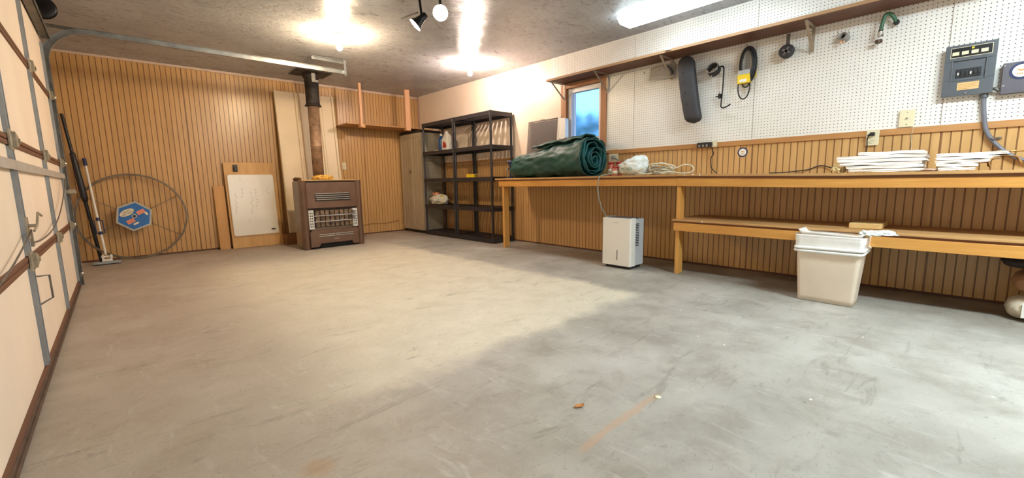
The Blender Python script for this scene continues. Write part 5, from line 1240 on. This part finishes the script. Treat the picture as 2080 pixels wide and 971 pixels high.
for k in range(4): b.box((px-0.0026, 0.118-k*0.044, 1.672), (px-0.0019, 0.150-k*0.044, 1.694))
b.build('name_slots', M_ivory, fr_)
b = MB(); b.box((px-0.0026, 0.050, 1.703), (px-0.0019, 0.062, 1.714)); b.build('yellow_mark', M_yellow, fr_)
b = MB(); b.box((px-0.0012, 0.010, 1.442), (px-0.0003, 0.110, 1.490)); lb = b.build('warning_label', plain('faded_orange_label', (226, 178, 120), 0.5), EP)
b = MB()
for k, w_ in ((0, 0.088), (1, 0.08), (2, 0.088), (3, 0.05)): b.box((px-0.0017, 0.104-w_, 1.478-k*0.010), (px-0.0013, 0.104, 1.481-k*0.010))
b.build('label_lines', M_kraft, lb)
b = MB(); b.cyl((px-0.0003, 0.068, 1.420), (px-0.005, 0.068, 1.420), 0.005, n=12); b.build('screw', M_chrome, EP)
E2 = thing('junction_box', 'grey metal box with a round eagle sticker at the right edge', 'electrical box', (4.28, -0.2, 1.38))
b = MB(); b.box((4.266, -0.33, 1.386), (XR-0.006, -0.088, 1.578)); b.build('box', M_panelgrey2, E2, bevel=0.003)
b = MB(); b.box((4.2645, -0.104, 1.436), (4.2658, -0.094, 1.439)); b.box((4.2645, -0.098, 1.560), (4.2658, -0.093, 1.563)); b.build('latch_mark', M_white, E2)
emblem('x', '', -0.168, 1.520, 4.2655, 0.052, parent=E2)
CN = thing('conduit', 'grey flexible conduit bending down from the breaker panel', 'conduit', (4.29, -0.04, 1.0))
b = MB(); b.tube(smoothpath([(4.296, -0.020, 1.400), (4.296, -0.024, 1.33), (4.294, -0.034, 1.25), (4.292, -0.046, 1.18), (4.292, -0.070, 1.12), (4.292, -0.110, 1.06), (4.292, -0.155, 1.01), (4.29, -0.22, 0.965), (4.28, -0.32, 0.935)]), 0.0125, 14); b.build('hose', plain('grey_conduit', (112, 112, 122), 0.4, var=0.08), CN)
b = MB(); b.cyl((4.296, -0.020, 1.403), (4.296, -0.021, 1.378), 0.020, n=12); b.build('connector', M_panelgrey, CN)
b = MB(); b.tube(ring(0, 0, 0.0155, 0, 20), 0.004, 6, closed=True, ); 
for i in range(len(b.v)): v_ = b.v[i]; b.v[i] = Vector((4.292+v_.x, -0.083+v_.z*0.8, 1.103+v_.z*0.62+v_.y))
b.box((4.300, -0.125, 1.106), (XR-0.005, -0.098, 1.116)); b.build('strap', M_galvd, CN)
NP = MB(); NP.tube(smoothpath([(4.285, -0.055, 1.43), (4.280, -0.07, 1.425), (4.285, -0.087, 1.41)]), 0.010, 8); tag(NP.build('pipe_nipple', M_galvd), 'short metal nipple joining the two grey electrical boxes', 'pipe')

# ================================================================== FLOOR BITS
def leafy(x, y, ang, L, w, m_, nm, label, cat):
    b = MB(); 
    def f(u, v):
        a = (u-0.5)*L; ww = w*math.sqrt(max(0, 1-(2*u-1)**2))*(v-0.5)*2
        return (x+a*cos(ang)-ww*sin(ang), y+a*sin(ang)+ww*cos(ang), 0.002+0.006*abs(v-0.5)*2+0.002*sin(u*7))
    b.grid(f, 12, 6); tag(b.build(nm, m_, solid=0.0012), label, cat)
leafy(1.246, 0.967, -0.3, 0.045, 0.010, plain('dry_leaf', (196, 132, 66), 0.7), 'dry_leaf', 'small curled tan leaf on the concrete in the foreground', 'leaf')
b = MB(); b.lathe([(0.013, 0.0005), (0.012, 0.003), (0.0, 0.0035)], (1.532, 0.789, 0), n=16); tag(b.build('paper_disc', plain('cream_disc', (240, 236, 206), 0.5)), 'tiny cream disc on the floor at the end of the rust streak', 'disc')
b = MB(); b.box((3.76, 0.80, 0.0), (3.80, 0.83, 0.012)); b.cyl((3.78, 0.815, 0.012), (3.78, 0.815, 0.03), 0.012, n=10); tag(b.build('door_stop', M_black, bevel=0.002), 'tiny black caster on the floor just left of the beige bin', 'caster')
